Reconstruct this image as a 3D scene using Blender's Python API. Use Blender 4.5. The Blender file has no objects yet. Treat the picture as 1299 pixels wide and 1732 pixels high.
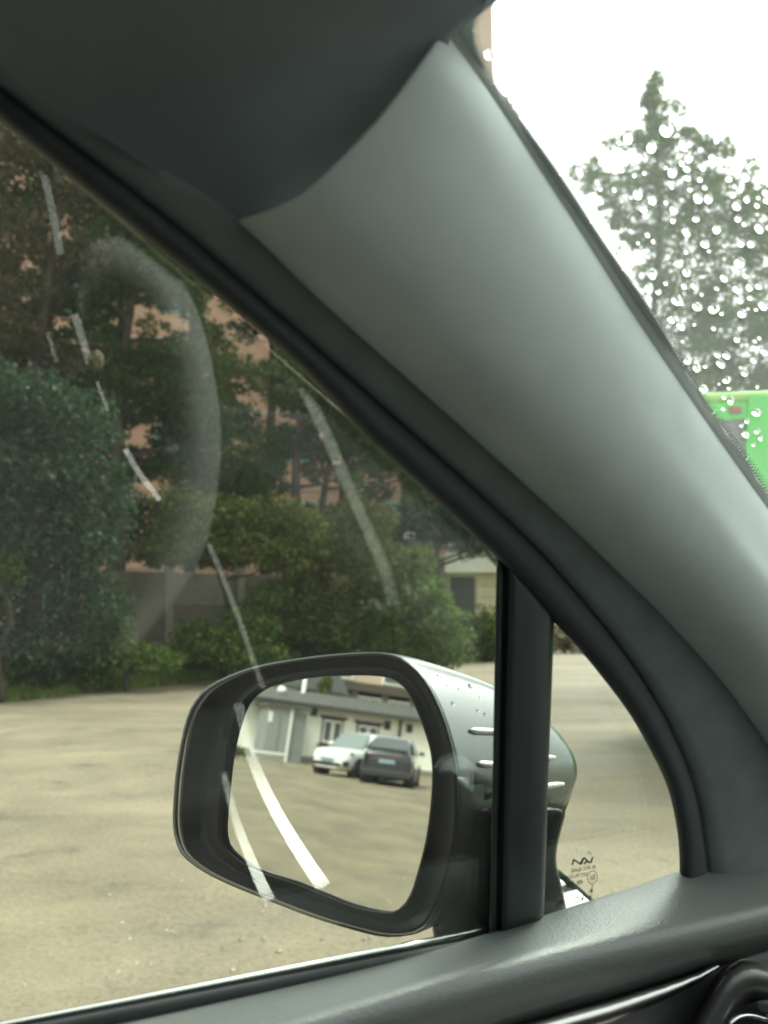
import bpy, bmesh, random, math
from math import sin, cos, radians, degrees, atan, pi, sqrt
from mathutils import Vector, Matrix
import numpy as np

random.seed(7)
rng = np.random.default_rng(11)
scene = bpy.context.scene
COL = scene.collection

# ------------------------------------------------------------------ camera
FPX = 1500.0                      # focal length in pixels of the 1299 px wide photograph
HORIZON = 1030
PITCH = atan((HORIZON - 866) / FPX)
CAM = Vector((0, 0, 1.3))
cd = bpy.data.cameras.new('camera')
cam = bpy.data.objects.new('camera', cd)
COL.objects.link(cam)
cam.location = CAM
cam.rotation_euler = (pi / 2 + PITCH, 0, 0)
cd.sensor_fit = 'HORIZONTAL'
cd.sensor_width = 36
cd.lens = 36 * FPX / 1299
cd.clip_start = 0.02
cd.clip_end = 4000
cd.dof.use_dof = True
cd.dof.focus_distance = 0.78
cd.dof.aperture_fstop = 11.0
scene.camera = cam

# ------------------------------------------------------------------ sky, sun, exposure
SUN_EL, SUN_AZ = radians(52), radians(40)      # azimuth clockwise from +Y
world = bpy.data.worlds.new('World')
scene.world = world
world.use_nodes = True
nt = world.node_tree
nt.nodes.clear()
sky = nt.nodes.new('ShaderNodeTexSky')
sky.sky_type = 'NISHITA'
sky.sun_disc = False
sky.sun_elevation = SUN_EL
sky.sun_rotation = SUN_AZ
sky.air_density = 1.0
sky.dust_density = 4.0
hs = nt.nodes.new('ShaderNodeHueSaturation')   # an overcast sky: the same sky with its blue greyed out
hs.inputs['Saturation'].default_value = 0.10
bg = nt.nodes.new('ShaderNodeBackground')
bg.inputs['Strength'].default_value = 0.15
wo = nt.nodes.new('ShaderNodeOutputWorld')
nt.links.new(sky.outputs[0], hs.inputs['Color'])
nt.links.new(hs.outputs[0], bg.inputs['Color'])
nt.links.new(bg.outputs[0], wo.inputs['Surface'])
sl = bpy.data.lights.new('sun', 'SUN')
sl.energy = 1.0
sl.angle = radians(25)
sl.color = (1.0, 0.97, 0.90)
sun = bpy.data.objects.new('sun', sl)
COL.objects.link(sun)
sdir = Vector((sin(SUN_AZ) * cos(SUN_EL), cos(SUN_AZ) * cos(SUN_EL), sin(SUN_EL)))
sun.rotation_euler = (-sdir).to_track_quat('-Z', 'Y').to_euler()
vs = scene.view_settings
vs.view_transform = 'Standard'
vs.look = 'None'
vs.gamma = 1
vs.use_curve_mapping = False
vs.exposure = 1.7
cy = scene.cycles
cy.use_denoising = True
cy.max_bounces = 10
cy.diffuse_bounces = 5
cy.glossy_bounces = 5
cy.transmission_bounces = 6
cy.transparent_max_bounces = 24
cy.caustics_reflective = False
cy.caustics_refractive = False
cy.sample_clamp_indirect = 4

# ------------------------------------------------------------------ geometry helpers
FW = Vector((0, cos(PITCH), sin(PITCH)))
UP = Vector((0, -sin(PITCH), cos(PITCH)))
RT = Vector((1, 0, 0))
Z = Vector((0, 0, 1))

def ray(x, y):
    return (FW + RT * ((x - 649.5) / FPX) - UP * ((y - 866) / FPX)).normalized()

def hit(x, y, p0, n):
    d = ray(x, y)
    return CAM + d * ((p0 - CAM).dot(n) / d.dot(n))

def at(x, y, dist):
    """the place seen in direction (x, y) whose distance over the ground from the camera is dist"""
    d = ray(x, y)
    return CAM + d * (dist / sqrt(d.x ** 2 + d.y ** 2))

CA = radians(63)
CF = Vector((sin(CA), cos(CA), 0))          # the car's forward
CL = Vector((-cos(CA), sin(CA), 0))         # the car's left
TUM = radians(12)
GN = (CL * cos(TUM) + Z * sin(TUM)).normalized()   # outward normal of the side glass
GP = CL * 0.47 + Z * 1.08
GU = (Z - GN * Z.dot(GN)).normalized()

def hg(x, y, off=0.0):
    return hit(x, y, GP - GN * off, GN)

def carp(f, l, z):
    return CF * f + CL * l + Z * z

def obj(name, verts, faces, mat=None, parent=None, smooth=False):
    me = bpy.data.meshes.new(name)
    me.from_pydata([tuple(v) for v in verts], [], [tuple(f) for f in faces])
    me.update()
    if smooth:
        me.polygons.foreach_set('use_smooth', [True] * len(me.polygons))
    o = bpy.data.objects.new(name, me)
    COL.objects.link(o)
    if mat:
        me.materials.append(mat)
    if parent:
        o.parent = parent
        o.matrix_parent_inverse = parent.matrix_world.inverted()
    return o

def bmobj(name, bm, mat=None, parent=None, smooth=False):
    me = bpy.data.meshes.new(name)
    bmesh.ops.recalc_face_normals(bm, faces=bm.faces[:])
    bm.to_mesh(me)
    bm.free()
    if smooth:
        me.polygons.foreach_set('use_smooth', [True] * len(me.polygons))
    o = bpy.data.objects.new(name, me)
    COL.objects.link(o)
    if mat:
        me.materials.append(mat)
    if parent:
        o.parent = parent
        o.matrix_parent_inverse = parent.matrix_world.inverted()
    return o

def empty(name, loc=(0, 0, 0), rz=0.0, label=None, cat=None, group=None):
    o = bpy.data.objects.new(name, None)
    o.empty_display_size = 0.2
    COL.objects.link(o)
    o.location = loc
    o.rotation_euler = (0, 0, rz)
    o.matrix_world = Matrix.Translation(Vector(loc)) @ Matrix.Rotation(rz, 4, 'Z')
    if label:
        tag(o, label, cat, group)
    return o

def tag(o, label, cat, group=None):
    o['label'] = label
    o['category'] = cat
    if group:
        o['group'] = group
    return o

def local_child(o, parent):
    """a mesh whose vertices are already in the parent's own coordinates"""
    o.parent = parent
    o.matrix_parent_inverse = Matrix.Identity(4)
    return o

def box_data(x0, x1, y0, y1, z0, z1):
    v = [(x0, y0, z0), (x1, y0, z0), (x1, y1, z0), (x0, y1, z0), (x0, y0, z1), (x1, y0, z1), (x1, y1, z1), (x0, y1, z1)]
    f = [(0, 3, 2, 1), (4, 5, 6, 7), (0, 1, 5, 4), (1, 2, 6, 5), (2, 3, 7, 6), (3, 0, 4, 7)]
    return v, f

def lbox(name, parent, mat, x0, x1, y0, y1, z0, z1, bevel=0.0, smooth=False):
    """box in the parent's coordinates, or in the world without a parent"""
    v, f = box_data(x0, x1, y0, y1, z0, z1)
    if bevel > 0:
        bm = bmesh.new()
        bv = [bm.verts.new(q) for q in v]
        for q in f:
            bm.faces.new([bv[i] for i in q])
        bmesh.ops.bevel(bm, geom=bm.edges[:], offset=bevel, segments=2, affect='EDGES', profile=0.5)
        o = bmobj(name, bm, mat, None, smooth)
    else:
        o = obj(name, v, f, mat)
    if parent:
        local_child(o, parent)
    return o

def cbox(name, mat, parent, f0, f1, l0, l1, z0, z1, bevel=0.0):
    """box in car directions (forward, left, up), vertices in the world"""
    v, f = box_data(f0, f1, l0, l1, z0, z1)
    bm = bmesh.new()
    bv = [bm.verts.new(carp(*q)) for q in v]
    for q in f:
        bm.faces.new([bv[i] for i in q])
    if bevel > 0:
        bmesh.ops.bevel(bm, geom=bm.edges[:], offset=bevel, segments=3, affect='EDGES', profile=0.5)
    return bmobj(name, bm, mat, parent, bevel > 0)

def loft(rows, closed=False, caps=False):
    """rows: equal-length lists of points; quads between neighbouring rows"""
    n = len(rows[0])
    v = [p for r in rows for p in r]
    f = []
    for i in range(len(rows) - 1):
        for j in range(n if closed else n - 1):
            k = (j + 1) % n
            f.append((i * n + j, i * n + k, (i + 1) * n + k, (i + 1) * n + j))
    if caps:
        f.append(tuple(range(n))[::-1])
        f.append(tuple(range((len(rows) - 1) * n, len(rows) * n)))
    return v, f

def fix_normals(o, toward=None):
    bm = bmesh.new()
    bm.from_mesh(o.data)
    bmesh.ops.recalc_face_normals(bm, faces=bm.faces[:])
    bm.to_mesh(o.data)
    bm.free()

def crom(pts, n):
    """Catmull-Rom through pts, n points in all, evenly by length"""
    P = [np.array(p, float) for p in pts]
    P = [2 * P[0] - P[1]] + P + [2 * P[-1] - P[-2]]
    out = []
    for i in range(1, len(P) - 2):
        for k in range(24):
            t = k / 24
            a, b, c, d = P[i - 1], P[i], P[i + 1], P[i + 2]
            out.append(0.5 * (2 * b + (c - a) * t + (2 * a - 5 * b + 4 * c - d) * t * t + (3 * b - 3 * c + d - a) * t ** 3))
    out.append(P[-2])
    out = np.array(out)
    s = np.concatenate([[0], np.cumsum(np.linalg.norm(np.diff(out, axis=0), axis=1))])
    q = np.linspace(0, s[-1], n)
    return np.stack([np.interp(q, s, out[:, k]) for k in range(out.shape[1])], 1)

def tube_rows(pts, radii, seg=8, flat=None):
    """rings along a polyline; flat=(normal, ratio) squeezes the section along normal"""
    rows = []
    P = [Vector(p) for p in pts]
    prev = None
    for i, p in enumerate(P):
        t = (P[min(i + 1, len(P) - 1)] - P[max(i - 1, 0)]).normalized()
        if flat:
            a = (flat[0] - t * flat[0].dot(t)).normalized()
        else:
            ref = prev if prev is not None else (Vector((0, 0, 1)) if abs(t.z) < 0.9 else Vector((1, 0, 0)))
            a = (ref - t * ref.dot(t)).normalized()
            prev = a
        b = t.cross(a)
        r = radii[i] if hasattr(radii, '__len__') else radii
        k = flat[1] if flat else 1.0
        rows.append([p + a * (cos(2 * pi * j / seg) * r * k) + b * (sin(2 * pi * j / seg) * r) for j in range(seg)])
    return rows

def tube(name, pts, radii, mat, parent=None, seg=8, flat=None):
    v, f = loft(tube_rows(pts, radii, seg, flat), True, True)
    o = obj(name, v, f, mat, parent, True)
    fix_normals(o)
    return o

def poly_prism(pts3, depth_vec):
    n = len(pts3)
    v = [Vector(p) for p in pts3] + [Vector(p) + depth_vec for p in pts3]
    f = [tuple(range(n)), tuple(range(n, 2 * n))[::-1]] + [(i, i + n, (i + 1) % n + n, (i + 1) % n) for i in range(n)]
    return v, f

# ------------------------------------------------------------------ materials
def mk(name):
    m = bpy.data.materials.new(name)
    m.use_nodes = True
    n = m.node_tree
    b = n.nodes['Principled BSDF']
    return m, n, b

def noise(n, scale, detail=4, rough=0.55, coord='Object', vec=None):
    t = n.nodes.new('ShaderNodeTexNoise')
    t.inputs['Scale'].default_value = scale
    t.inputs['Detail'].default_value = detail
    t.inputs['Roughness'].default_value = rough
    if vec is None:
        tc = n.nodes.new('ShaderNodeTexCoord')
        vec = tc.outputs[coord]
    n.links.new(vec, t.inputs['Vector'])
    return t

def ramp(n, fac, stops):
    r = n.nodes.new('ShaderNodeValToRGB')
    e = r.color_ramp.elements
    while len(e) < len(stops):
        e.new(0.5)
    for k, (p, c) in enumerate(stops):
        e[k].position = p
        e[k].color = (c[0], c[1], c[2], 1)
    n.links.new(fac, r.inputs['Fac'])
    return r.outputs['Color']

def bump(n, b, height, strength=0.2, dist=0.01):
    k = n.nodes.new('ShaderNodeBump')
    k.inputs['Strength'].default_value = strength
    k.inputs['Distance'].default_value = dist
    n.links.new(height, k.inputs['Height'])
    n.links.new(k.outputs['Normal'], b.inputs['Normal'])
    return k

def plain(name, col, rough=0.6, metal=0.0, var=0.12, scale=6.0, bmp=0.0, bscale=200.0, bdist=0.001, coat=0.0, spec=0.5):
    m, n, b = mk(name)
    b.inputs['Roughness'].default_value = rough
    b.inputs['Metallic'].default_value = metal
    b.inputs['Specular IOR Level'].default_value = spec
    if coat:
        b.inputs['Coat Weight'].default_value = coat
        b.inputs['Coat Roughness'].default_value = 0.03
    if var > 0:
        t = noise(n, scale)
        c = ramp(n, t.outputs['Fac'], [(0.3, [q * (1 - var) for q in col]), (0.7, [min(1, q * (1 + var)) for q in col])])
        n.links.new(c, b.inputs['Base Color'])
    else:
        b.inputs['Base Color'].default_value = (*col, 1)
    if bmp:
        t2 = noise(n, bscale, 2)
        bump(n, b, t2.outputs['Fac'], bmp, bdist)
    return m

def pane(name, tint, r0=0.045, film=0.0, film_col=(0.8, 0.85, 0.8)):
    """a clear pane face: lets light straight through, reflects after Schlick; film scatters light: dirt and damp in front, a haze put into the side glass"""
    m, n, b = mk(name)
    n.nodes.remove(b)
    out = n.nodes['Material Output']
    tr = n.nodes.new('ShaderNodeBsdfTransparent')
    tr.inputs['Color'].default_value = (*tint, 1)
    gl = n.nodes.new('ShaderNodeBsdfGlossy')
    gl.inputs['Roughness'].default_value = 0.0
    lw = n.nodes.new('ShaderNodeLayerWeight')
    lw.inputs['Blend'].default_value = 0.5
    pw = n.nodes.new('ShaderNodeMath'); pw.operation = 'POWER'
    pw.inputs[1].default_value = 5
    n.links.new(lw.outputs['Facing'], pw.inputs[0])
    ma = n.nodes.new('ShaderNodeMath'); ma.operation = 'MULTIPLY_ADD'
    ma.inputs[1].default_value = 1 - r0
    ma.inputs[2].default_value = r0
    n.links.new(pw.outputs[0], ma.inputs[0])
    base = tr.outputs[0]
    if film:
        tl = n.nodes.new('ShaderNodeBsdfTranslucent')
        tl.inputs['Color'].default_value = (*film_col, 1)
        mx = n.nodes.new('ShaderNodeMixShader')
        mx.inputs[0].default_value = film
        n.links.new(tr.outputs[0], mx.inputs[1])
        n.links.new(tl.outputs[0], mx.inputs[2])
        base = mx.outputs[0]
    mix = n.nodes.new('ShaderNodeMixShader')
    n.links.new(ma.outputs[0], mix.inputs[0])
    n.links.new(base, mix.inputs[1])
    n.links.new(gl.outputs[0], mix.inputs[2])
    n.links.new(mix.outputs[0], out.inputs['Surface'])
    return m

M = {}
M['trim'] = plain('pillar_fabric', (0.50, 0.575, 0.55), 0.95, var=0.07, scale=18, spec=0.15, bmp=0.25, bscale=900, bdist=0.0005)
M['headliner'] = plain('headliner_fabric', (0.125, 0.146, 0.158), 0.9, var=0.05, scale=30, bmp=0.2, bscale=900, bdist=0.0005)
M['seal'] = plain('rubber_seal', (0.028, 0.036, 0.036), 0.6, var=0.1, scale=40)
M['frame'] = plain('door_frame_trim', (0.15, 0.178, 0.170), 0.75, var=0.1, scale=60, bmp=0.1, bscale=900, bdist=0.0003)
M['post'] = plain('post_plastic', (0.022, 0.030, 0.029), 0.42, var=0.15, scale=40, bmp=0.15, bscale=700, bdist=0.0003)
M['frit'] = plain('frit_with_glare', (0.50, 0.55, 0.51), 0.5, var=0.05)  # paled: the glare over the dark edge is put into the colour
M['chrome'] = plain('bright_trim', (0.75, 0.76, 0.74), 0.12, 1.0, var=0)
M['satin'] = plain('satin_metal_trim', (0.55, 0.56, 0.53), 0.28, 1.0, var=0.05, scale=40)
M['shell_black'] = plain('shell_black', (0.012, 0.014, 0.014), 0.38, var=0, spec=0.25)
M['fin'] = plain('silver_fin', (0.78, 0.79, 0.77), 0.35, 0.25, var=0)
M['gloss_black'] = plain('gloss_black', (0.004, 0.005, 0.005), 0.08, var=0, spec=0.12)
M['black_plastic'] = plain('black_plastic', (0.02, 0.022, 0.022), 0.5, var=0.1)
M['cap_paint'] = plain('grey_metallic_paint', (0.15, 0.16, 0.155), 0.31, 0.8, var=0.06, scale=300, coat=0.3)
M['ink'] = plain('glass_print_ink', (0.012, 0.012, 0.012), 0.6, var=0)
M['seat'] = plain('seat_fabric', (0.13, 0.14, 0.14), 0.8, var=0.1, bmp=0.2, bscale=500, bdist=0.001)
M['seat_light'] = plain('seat_bolster_leather', (0.46, 0.47, 0.46), 0.5, var=0.04)
M['interior'] = plain('interior_plastic', (0.12, 0.125, 0.125), 0.6, var=0.1)
M['dash'] = plain('dashboard_plastic', (0.10, 0.105, 0.105), 0.6, var=0.1, bmp=0.2, bscale=500, bdist=0.001)
M['belt'] = plain('bright_satin_metal', (0.46, 0.47, 0.46), 0.22, 1.0, var=0.03)
M['pale_metal'] = plain('pale_blue_satin', (0.50, 0.56, 0.58), 0.22, 1.0, var=0.03)
M['dull_metal'] = plain('dull_metal', (0.38, 0.39, 0.36), 0.55, 1.0, var=0.05)
M['button'] = plain('belt_button', (0.8, 0.68, 0.4), 0.4, var=0.05)
M['glass_side'] = pane('side_glass', (0.90, 0.945, 0.90), 0.05, film=0.006)  # film puts a soft veil of haze over the view
M['glass_front'] = pane('windshield_glass', (0.94, 0.965, 0.94), 0.03, film=0.031)
M['lens'] = plain('turn_signal_lens', (0.72, 0.82, 0.84), 0.12, var=0.03, coat=1.0)

# leather with a pebbled grain
m, n, b = mk('door_leather')
b.inputs['Base Color'].default_value = (0.17, 0.19, 0.18, 1)
b.inputs['Roughness'].default_value = 0.37
b.inputs['Specular IOR Level'].default_value = 0.5
vt = n.nodes.new('ShaderNodeTexVoronoi')
vt.feature = 'SMOOTH_F1'
vt.inputs['Scale'].default_value = 800
tc = n.nodes.new('ShaderNodeTexCoord')
n.links.new(tc.outputs['Object'], vt.inputs['Vector'])
nz = noise(n, 600, 2)
ad = n.nodes.new('ShaderNodeMath'); ad.operation = 'ADD'
n.links.new(vt.outputs['Distance'], ad.inputs[0]); n.links.new(nz.outputs['Fac'], ad.inputs[1])
bump(n, b, ad.outputs[0], 0.5, 0.0005)
M['leather'] = m

# mirror silver
m, n, b = mk('mirror_silver')
b.inputs['Base Color'].default_value = (0.73, 0.75, 0.715, 1)
b.inputs['Metallic'].default_value = 1
b.inputs['Roughness'].default_value = 0.004
M['mirror'] = m

# water
m, n, b = mk('rain_water')
b.inputs['Base Color'].default_value = (1, 1, 1, 1)
b.inputs['Roughness'].default_value = 0.0
b.inputs['IOR'].default_value = 1.33
b.inputs['Transmission Weight'].default_value = 1.0
M['water'] = m

# ground: damp packed sand and gravel
m, n, b = mk('packed_sand')
tc = n.nodes.new('ShaderNodeTexCoord')
mp = n.nodes.new('ShaderNodeMapping')
mp.inputs['Scale'].default_value = (0.55, 1.2, 1)
mp.inputs['Rotation'].default_value = (0, 0, radians(-12))
n.links.new(tc.outputs['Object'], mp.inputs['Vector'])
t1 = noise(n, 0.8, 6, 0.62, vec=mp.outputs['Vector'])
t2 = noise(n, 1.9, 9, 0.72, vec=tc.outputs['Object'])
t3 = noise(n, 38, 4, 0.7, vec=tc.outputs['Object'])
c1 = ramp(n, t1.outputs['Fac'], [(0.34, (0.168, 0.141, 0.094)), (0.50, (0.222, 0.187, 0.121)), (0.66, (0.275, 0.233, 0.150))])
c2 = ramp(n, t2.outputs['Fac'], [(0.32, (0.56, 0.56, 0.56)), (0.44, (0.90, 0.90, 0.89)), (0.66, (1.12, 1.11, 1.08))])
c3 = ramp(n, t3.outputs['Fac'], [(0.25, (0.62, 0.61, 0.6)), (0.5, (0.97, 0.97, 0.96)), (0.78, (1.25, 1.24, 1.22))])
mx = n.nodes.new('ShaderNodeMix'); mx.data_type = 'RGBA'; mx.blend_type = 'MULTIPLY'; mx.inputs['Factor'].default_value = 1
n.links.new(c1, mx.inputs['A']); n.links.new(c2, mx.inputs['B'])
mx2 = n.nodes.new('ShaderNodeMix'); mx2.data_type = 'RGBA'; mx2.blend_type = 'MULTIPLY'; mx2.inputs['Factor'].default_value = 1.0
n.links.new(mx.outputs['Result'], mx2.inputs['A']); n.links.new(c3, mx2.inputs['B'])
n.links.new(mx2.outputs['Result'], b.inputs['Base Color'])
rr = ramp(n, t2.outputs['Fac'], [(0.3, (0.5, 0.5, 0.5)), (0.6, (0.85, 0.85, 0.85))])
n.links.new(rr, b.inputs['Roughness'])
ad = n.nodes.new('ShaderNodeMath'); ad.operation = 'MULTIPLY_ADD'; ad.inputs[1].default_value = 0.35
n.links.new(t3.outputs['Fac'], ad.inputs[0]); n.links.new(t2.outputs['Fac'], ad.inputs[2])
bump(n, b, ad.outputs[0], 0.5, 0.06)
M['ground'] = m

def leaf_mat(name, cols, rough=0.6):
    m, n, b = mk(name)
    g = n.nodes.new('ShaderNodeNewGeometry')
    c = ramp(n, g.outputs['Random Per Island'], [(i / (len(cols) - 1), q) for i, q in enumerate(cols)])
    t = noise(n, 0.9, 3)
    c2 = ramp(n, t.outputs['Fac'], [(0.3, (0.7, 0.7, 0.72)), (0.7, (1.2, 1.2, 1.1))])
    mx = n.nodes.new('ShaderNodeMix'); mx.data_type = 'RGBA'; mx.blend_type = 'MULTIPLY'; mx.inputs['Factor'].default_value = 1
    n.links.new(c, mx.inputs['A']); n.links.new(c2, mx.inputs['B'])
    n.links.new(mx.outputs['Result'], b.inputs['Base Color'])
    b.inputs['Roughness'].default_value = rough
    b.inputs['Specular IOR Level'].default_value = 0.12
    tl = n.nodes.new('ShaderNodeBsdfTranslucent')
    n.links.new(mx.outputs['Result'], tl.inputs['Color'])
    ms = n.nodes.new('ShaderNodeMixShader')
    ms.inputs[0].default_value = 0.35
    out = n.nodes['Material Output']
    n.links.new(b.outputs[0], ms.inputs[1])
    n.links.new(tl.outputs[0], ms.inputs[2])
    n.links.new(ms.outputs[0], out.inputs['Surface'])
    return m

M['leaf_spruce'] = leaf_mat('spruce_needles', [(0.026, 0.050, 0.032), (0.045, 0.082, 0.046), (0.095, 0.150, 0.080)])
M['leaf_pine'] = leaf_mat('pine_needles', [(0.030, 0.055, 0.020), (0.055, 0.098, 0.030), (0.115, 0.165, 0.050)])
M['leaf_conifer'] = leaf_mat('conifer_needles', [(0.06, 0.135, 0.012), (0.09, 0.20, 0.02), (0.15, 0.28, 0.04)])
M['leaf_olive'] = leaf_mat('olive_leaves', [(0.055, 0.072, 0.020), (0.105, 0.125, 0.034), (0.19, 0.20, 0.060)])
M['leaf_green'] = leaf_mat('green_leaves', [(0.045, 0.080, 0.020), (0.085, 0.140, 0.036), (0.18, 0.25, 0.070)])
M['leaf_lime'] = leaf_mat('lime_leaves', [(0.090, 0.15, 0.03), (0.13, 0.20, 0.04)])
M['leaf_brown'] = leaf_mat('brownish_leaves', [(0.050, 0.050, 0.025), (0.085, 0.075, 0.040), (0.12, 0.09, 0.05)])
M['grass'] = leaf_mat('grass_blades', [(0.12, 0.18, 0.04), (0.19, 0.26, 0.06), (0.28, 0.31, 0.11)])
M['bark'] = plain('bark', (0.055, 0.042, 0.032), 0.9, var=0.4, scale=8, bmp=0.6, bscale=20, bdist=0.02)
M['peach'] = plain('peach_render', (0.54, 0.33, 0.225), 0.85, var=0.08, scale=0.6)
M['brick_tan'] = plain('tan_render', (0.50, 0.36, 0.26), 0.85, var=0.08, scale=0.6)
M['teal'] = plain('teal_frame', (0.14, 0.42, 0.34), 0.5, var=0.05)
M['teal_pale'] = plain('teal_awning', (0.22, 0.58, 0.46), 0.5, var=0.05)
M['win_dark'] = plain('window_glass_dark', (0.03, 0.04, 0.04), 0.08, var=0)
M['win_grey'] = plain('window_glass_grey', (0.09, 0.10, 0.10), 0.1, var=0.1, scale=2)
M['cream'] = plain('cream_wall', (0.82, 0.81, 0.72), 0.85, var=0.05, scale=1.2)
M['cream_board'] = plain('cream_boards', (0.66, 0.62, 0.42), 0.8, var=0.06, scale=2)
M['roof_grey'] = plain('grey_roof', (0.115, 0.112, 0.10), 0.75, var=0.15, scale=2)
M['roof_dark'] = plain('dark_roof', (0.045, 0.048, 0.045), 0.75, var=0.15, scale=2)
M['concrete'] = plain('concrete', (0.24, 0.22, 0.185), 0.9, var=0.18, scale=3, bmp=0.3, bscale=30, bdist=0.01)
M['concrete_brown'] = plain('brown_concrete', (0.15, 0.125, 0.095), 0.9, var=0.2, scale=2, bmp=0.3, bscale=30, bdist=0.01)
M['dark_brown'] = plain('dark_brown_frame', (0.05, 0.038, 0.028), 0.6, var=0.1)
M['white_frame'] = plain('white_frame', (0.78, 0.78, 0.74), 0.5, var=0.03)
M['shed'] = plain('grey_sheet_metal', (0.25, 0.265, 0.255), 0.55, 0.0, var=0.08, scale=3)
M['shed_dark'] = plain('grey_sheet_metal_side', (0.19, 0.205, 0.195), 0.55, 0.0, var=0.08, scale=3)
M['steel'] = plain('galvanised_steel', (0.5, 0.5, 0.48), 0.4, 0.6, var=0.1)
M['pink_wall'] = plain('pinkish_wall', (0.52, 0.40, 0.30), 0.85, var=0.06)
M['brown_band'] = plain('brown_band', (0.075, 0.058, 0.045), 0.8, var=0.15)
M['white_car'] = plain('white_car_paint', (0.80, 0.81, 0.78), 0.25, var=0, coat=1.0)
M['navy_car'] = plain('navy_car_paint', (0.016, 0.020, 0.026), 0.22, 0.1, var=0, coat=1.0)
M['car_glass'] = plain('car_window', (0.035, 0.045, 0.045), 0.06, var=0)
M['car_glass_light'] = plain('car_windshield', (0.20, 0.24, 0.23), 0.12, var=0)
M['tyre'] = plain('tyre_rubber', (0.022, 0.022, 0.022), 0.85, var=0.1)
M['rim'] = plain('wheel_rim', (0.22, 0.22, 0.22), 0.35, 0.7, var=0)
M['plate'] = plain('pale_blue_plate', (0.22, 0.30, 0.38), 0.5, var=0.03)
M['head'] = plain('headlight_lens', (0.10, 0.11, 0.11), 0.1, var=0, coat=1.0)
M['red'] = plain('red_lens', (0.35, 0.03, 0.03), 0.25, var=0)
M['tail'] = plain('smoked_red_lens', (0.09, 0.012, 0.012), 0.15, var=0)
M['bus_green'] = plain('bright_green_paint', (0.012, 0.62, 0.004), 0.35, var=0.04, scale=1.5, coat=0.6)
M['bus_green_pale'] = plain('pale_green_paint', (0.30, 0.66, 0.10), 0.35, var=0.04, scale=1.5)
M['pebble'] = plain('pale_pebble', (0.36, 0.32, 0.23), 0.8, var=0.3, scale=3)

# ------------------------------------------------------------------ ground
def ground():
    # fine near the car, coarse towards the horizon, with a faint unevenness
    a = np.concatenate([-np.geomspace(900, 70, 8), np.linspace(-60, 60, 121), np.geomspace(70, 900, 8)])
    X, Y = np.meshgrid(a, a, indexing='ij')
    Zv = (np.sin(X * 0.9 + 1.3 * np.sin(Y * 0.5)) * np.cos(Y * 0.8) * 0.012)
    Zv *= np.clip(1.2 - np.hypot(X, Y) / 60, 0, 1)
    n = len(a)
    v = np.stack([X.ravel(), Y.ravel(), Zv.ravel()], 1)
    f = [(i * n + j, (i + 1) * n + j, (i + 1) * n + j + 1, i * n + j + 1) for i in range(n - 1) for j in range(n - 1)]
    o = obj('ground', v, f, M['ground'], smooth=True)
    o['kind'] = 'structure'
ground()

def pebbles():
    V, Fc = [], []
    for k in range(2200):
        d = rng.uniform(2.0, 11) ** 1.0
        az = rng.uniform(-0.5, 0.75)
        if k > 1900:
            d = rng.uniform(4, 30); az = rng.uniform(-1.95, -1.65)
        x, y = d * sin(az), d * cos(az)
        s = rng.uniform(0.004, 0.013) * (1 + d / 25)
        b0 = len(V)
        for (a, b_, c) in ((1, 0, 0), (0, 1, 0), (-1, 0, 0), (0, -1, 0), (0, 0, 1)):
            V.append((x + a * s * rng.uniform(.7, 1.3), y + b_ * s * rng.uniform(.7, 1.3), c * s * 0.45 - (0.004 if c == 0 else 0)))
        for i in range(4):
            Fc.append((b0 + i, b0 + (i + 1) % 4, b0 + 4))
    o = obj('gravel', V, Fc, M['pebble'])
    o['kind'] = 'stuff'
    o['label'] = 'loose pale pebbles scattered over the sandy lot'
    o['category'] = 'gravel'
pebbles()

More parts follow.
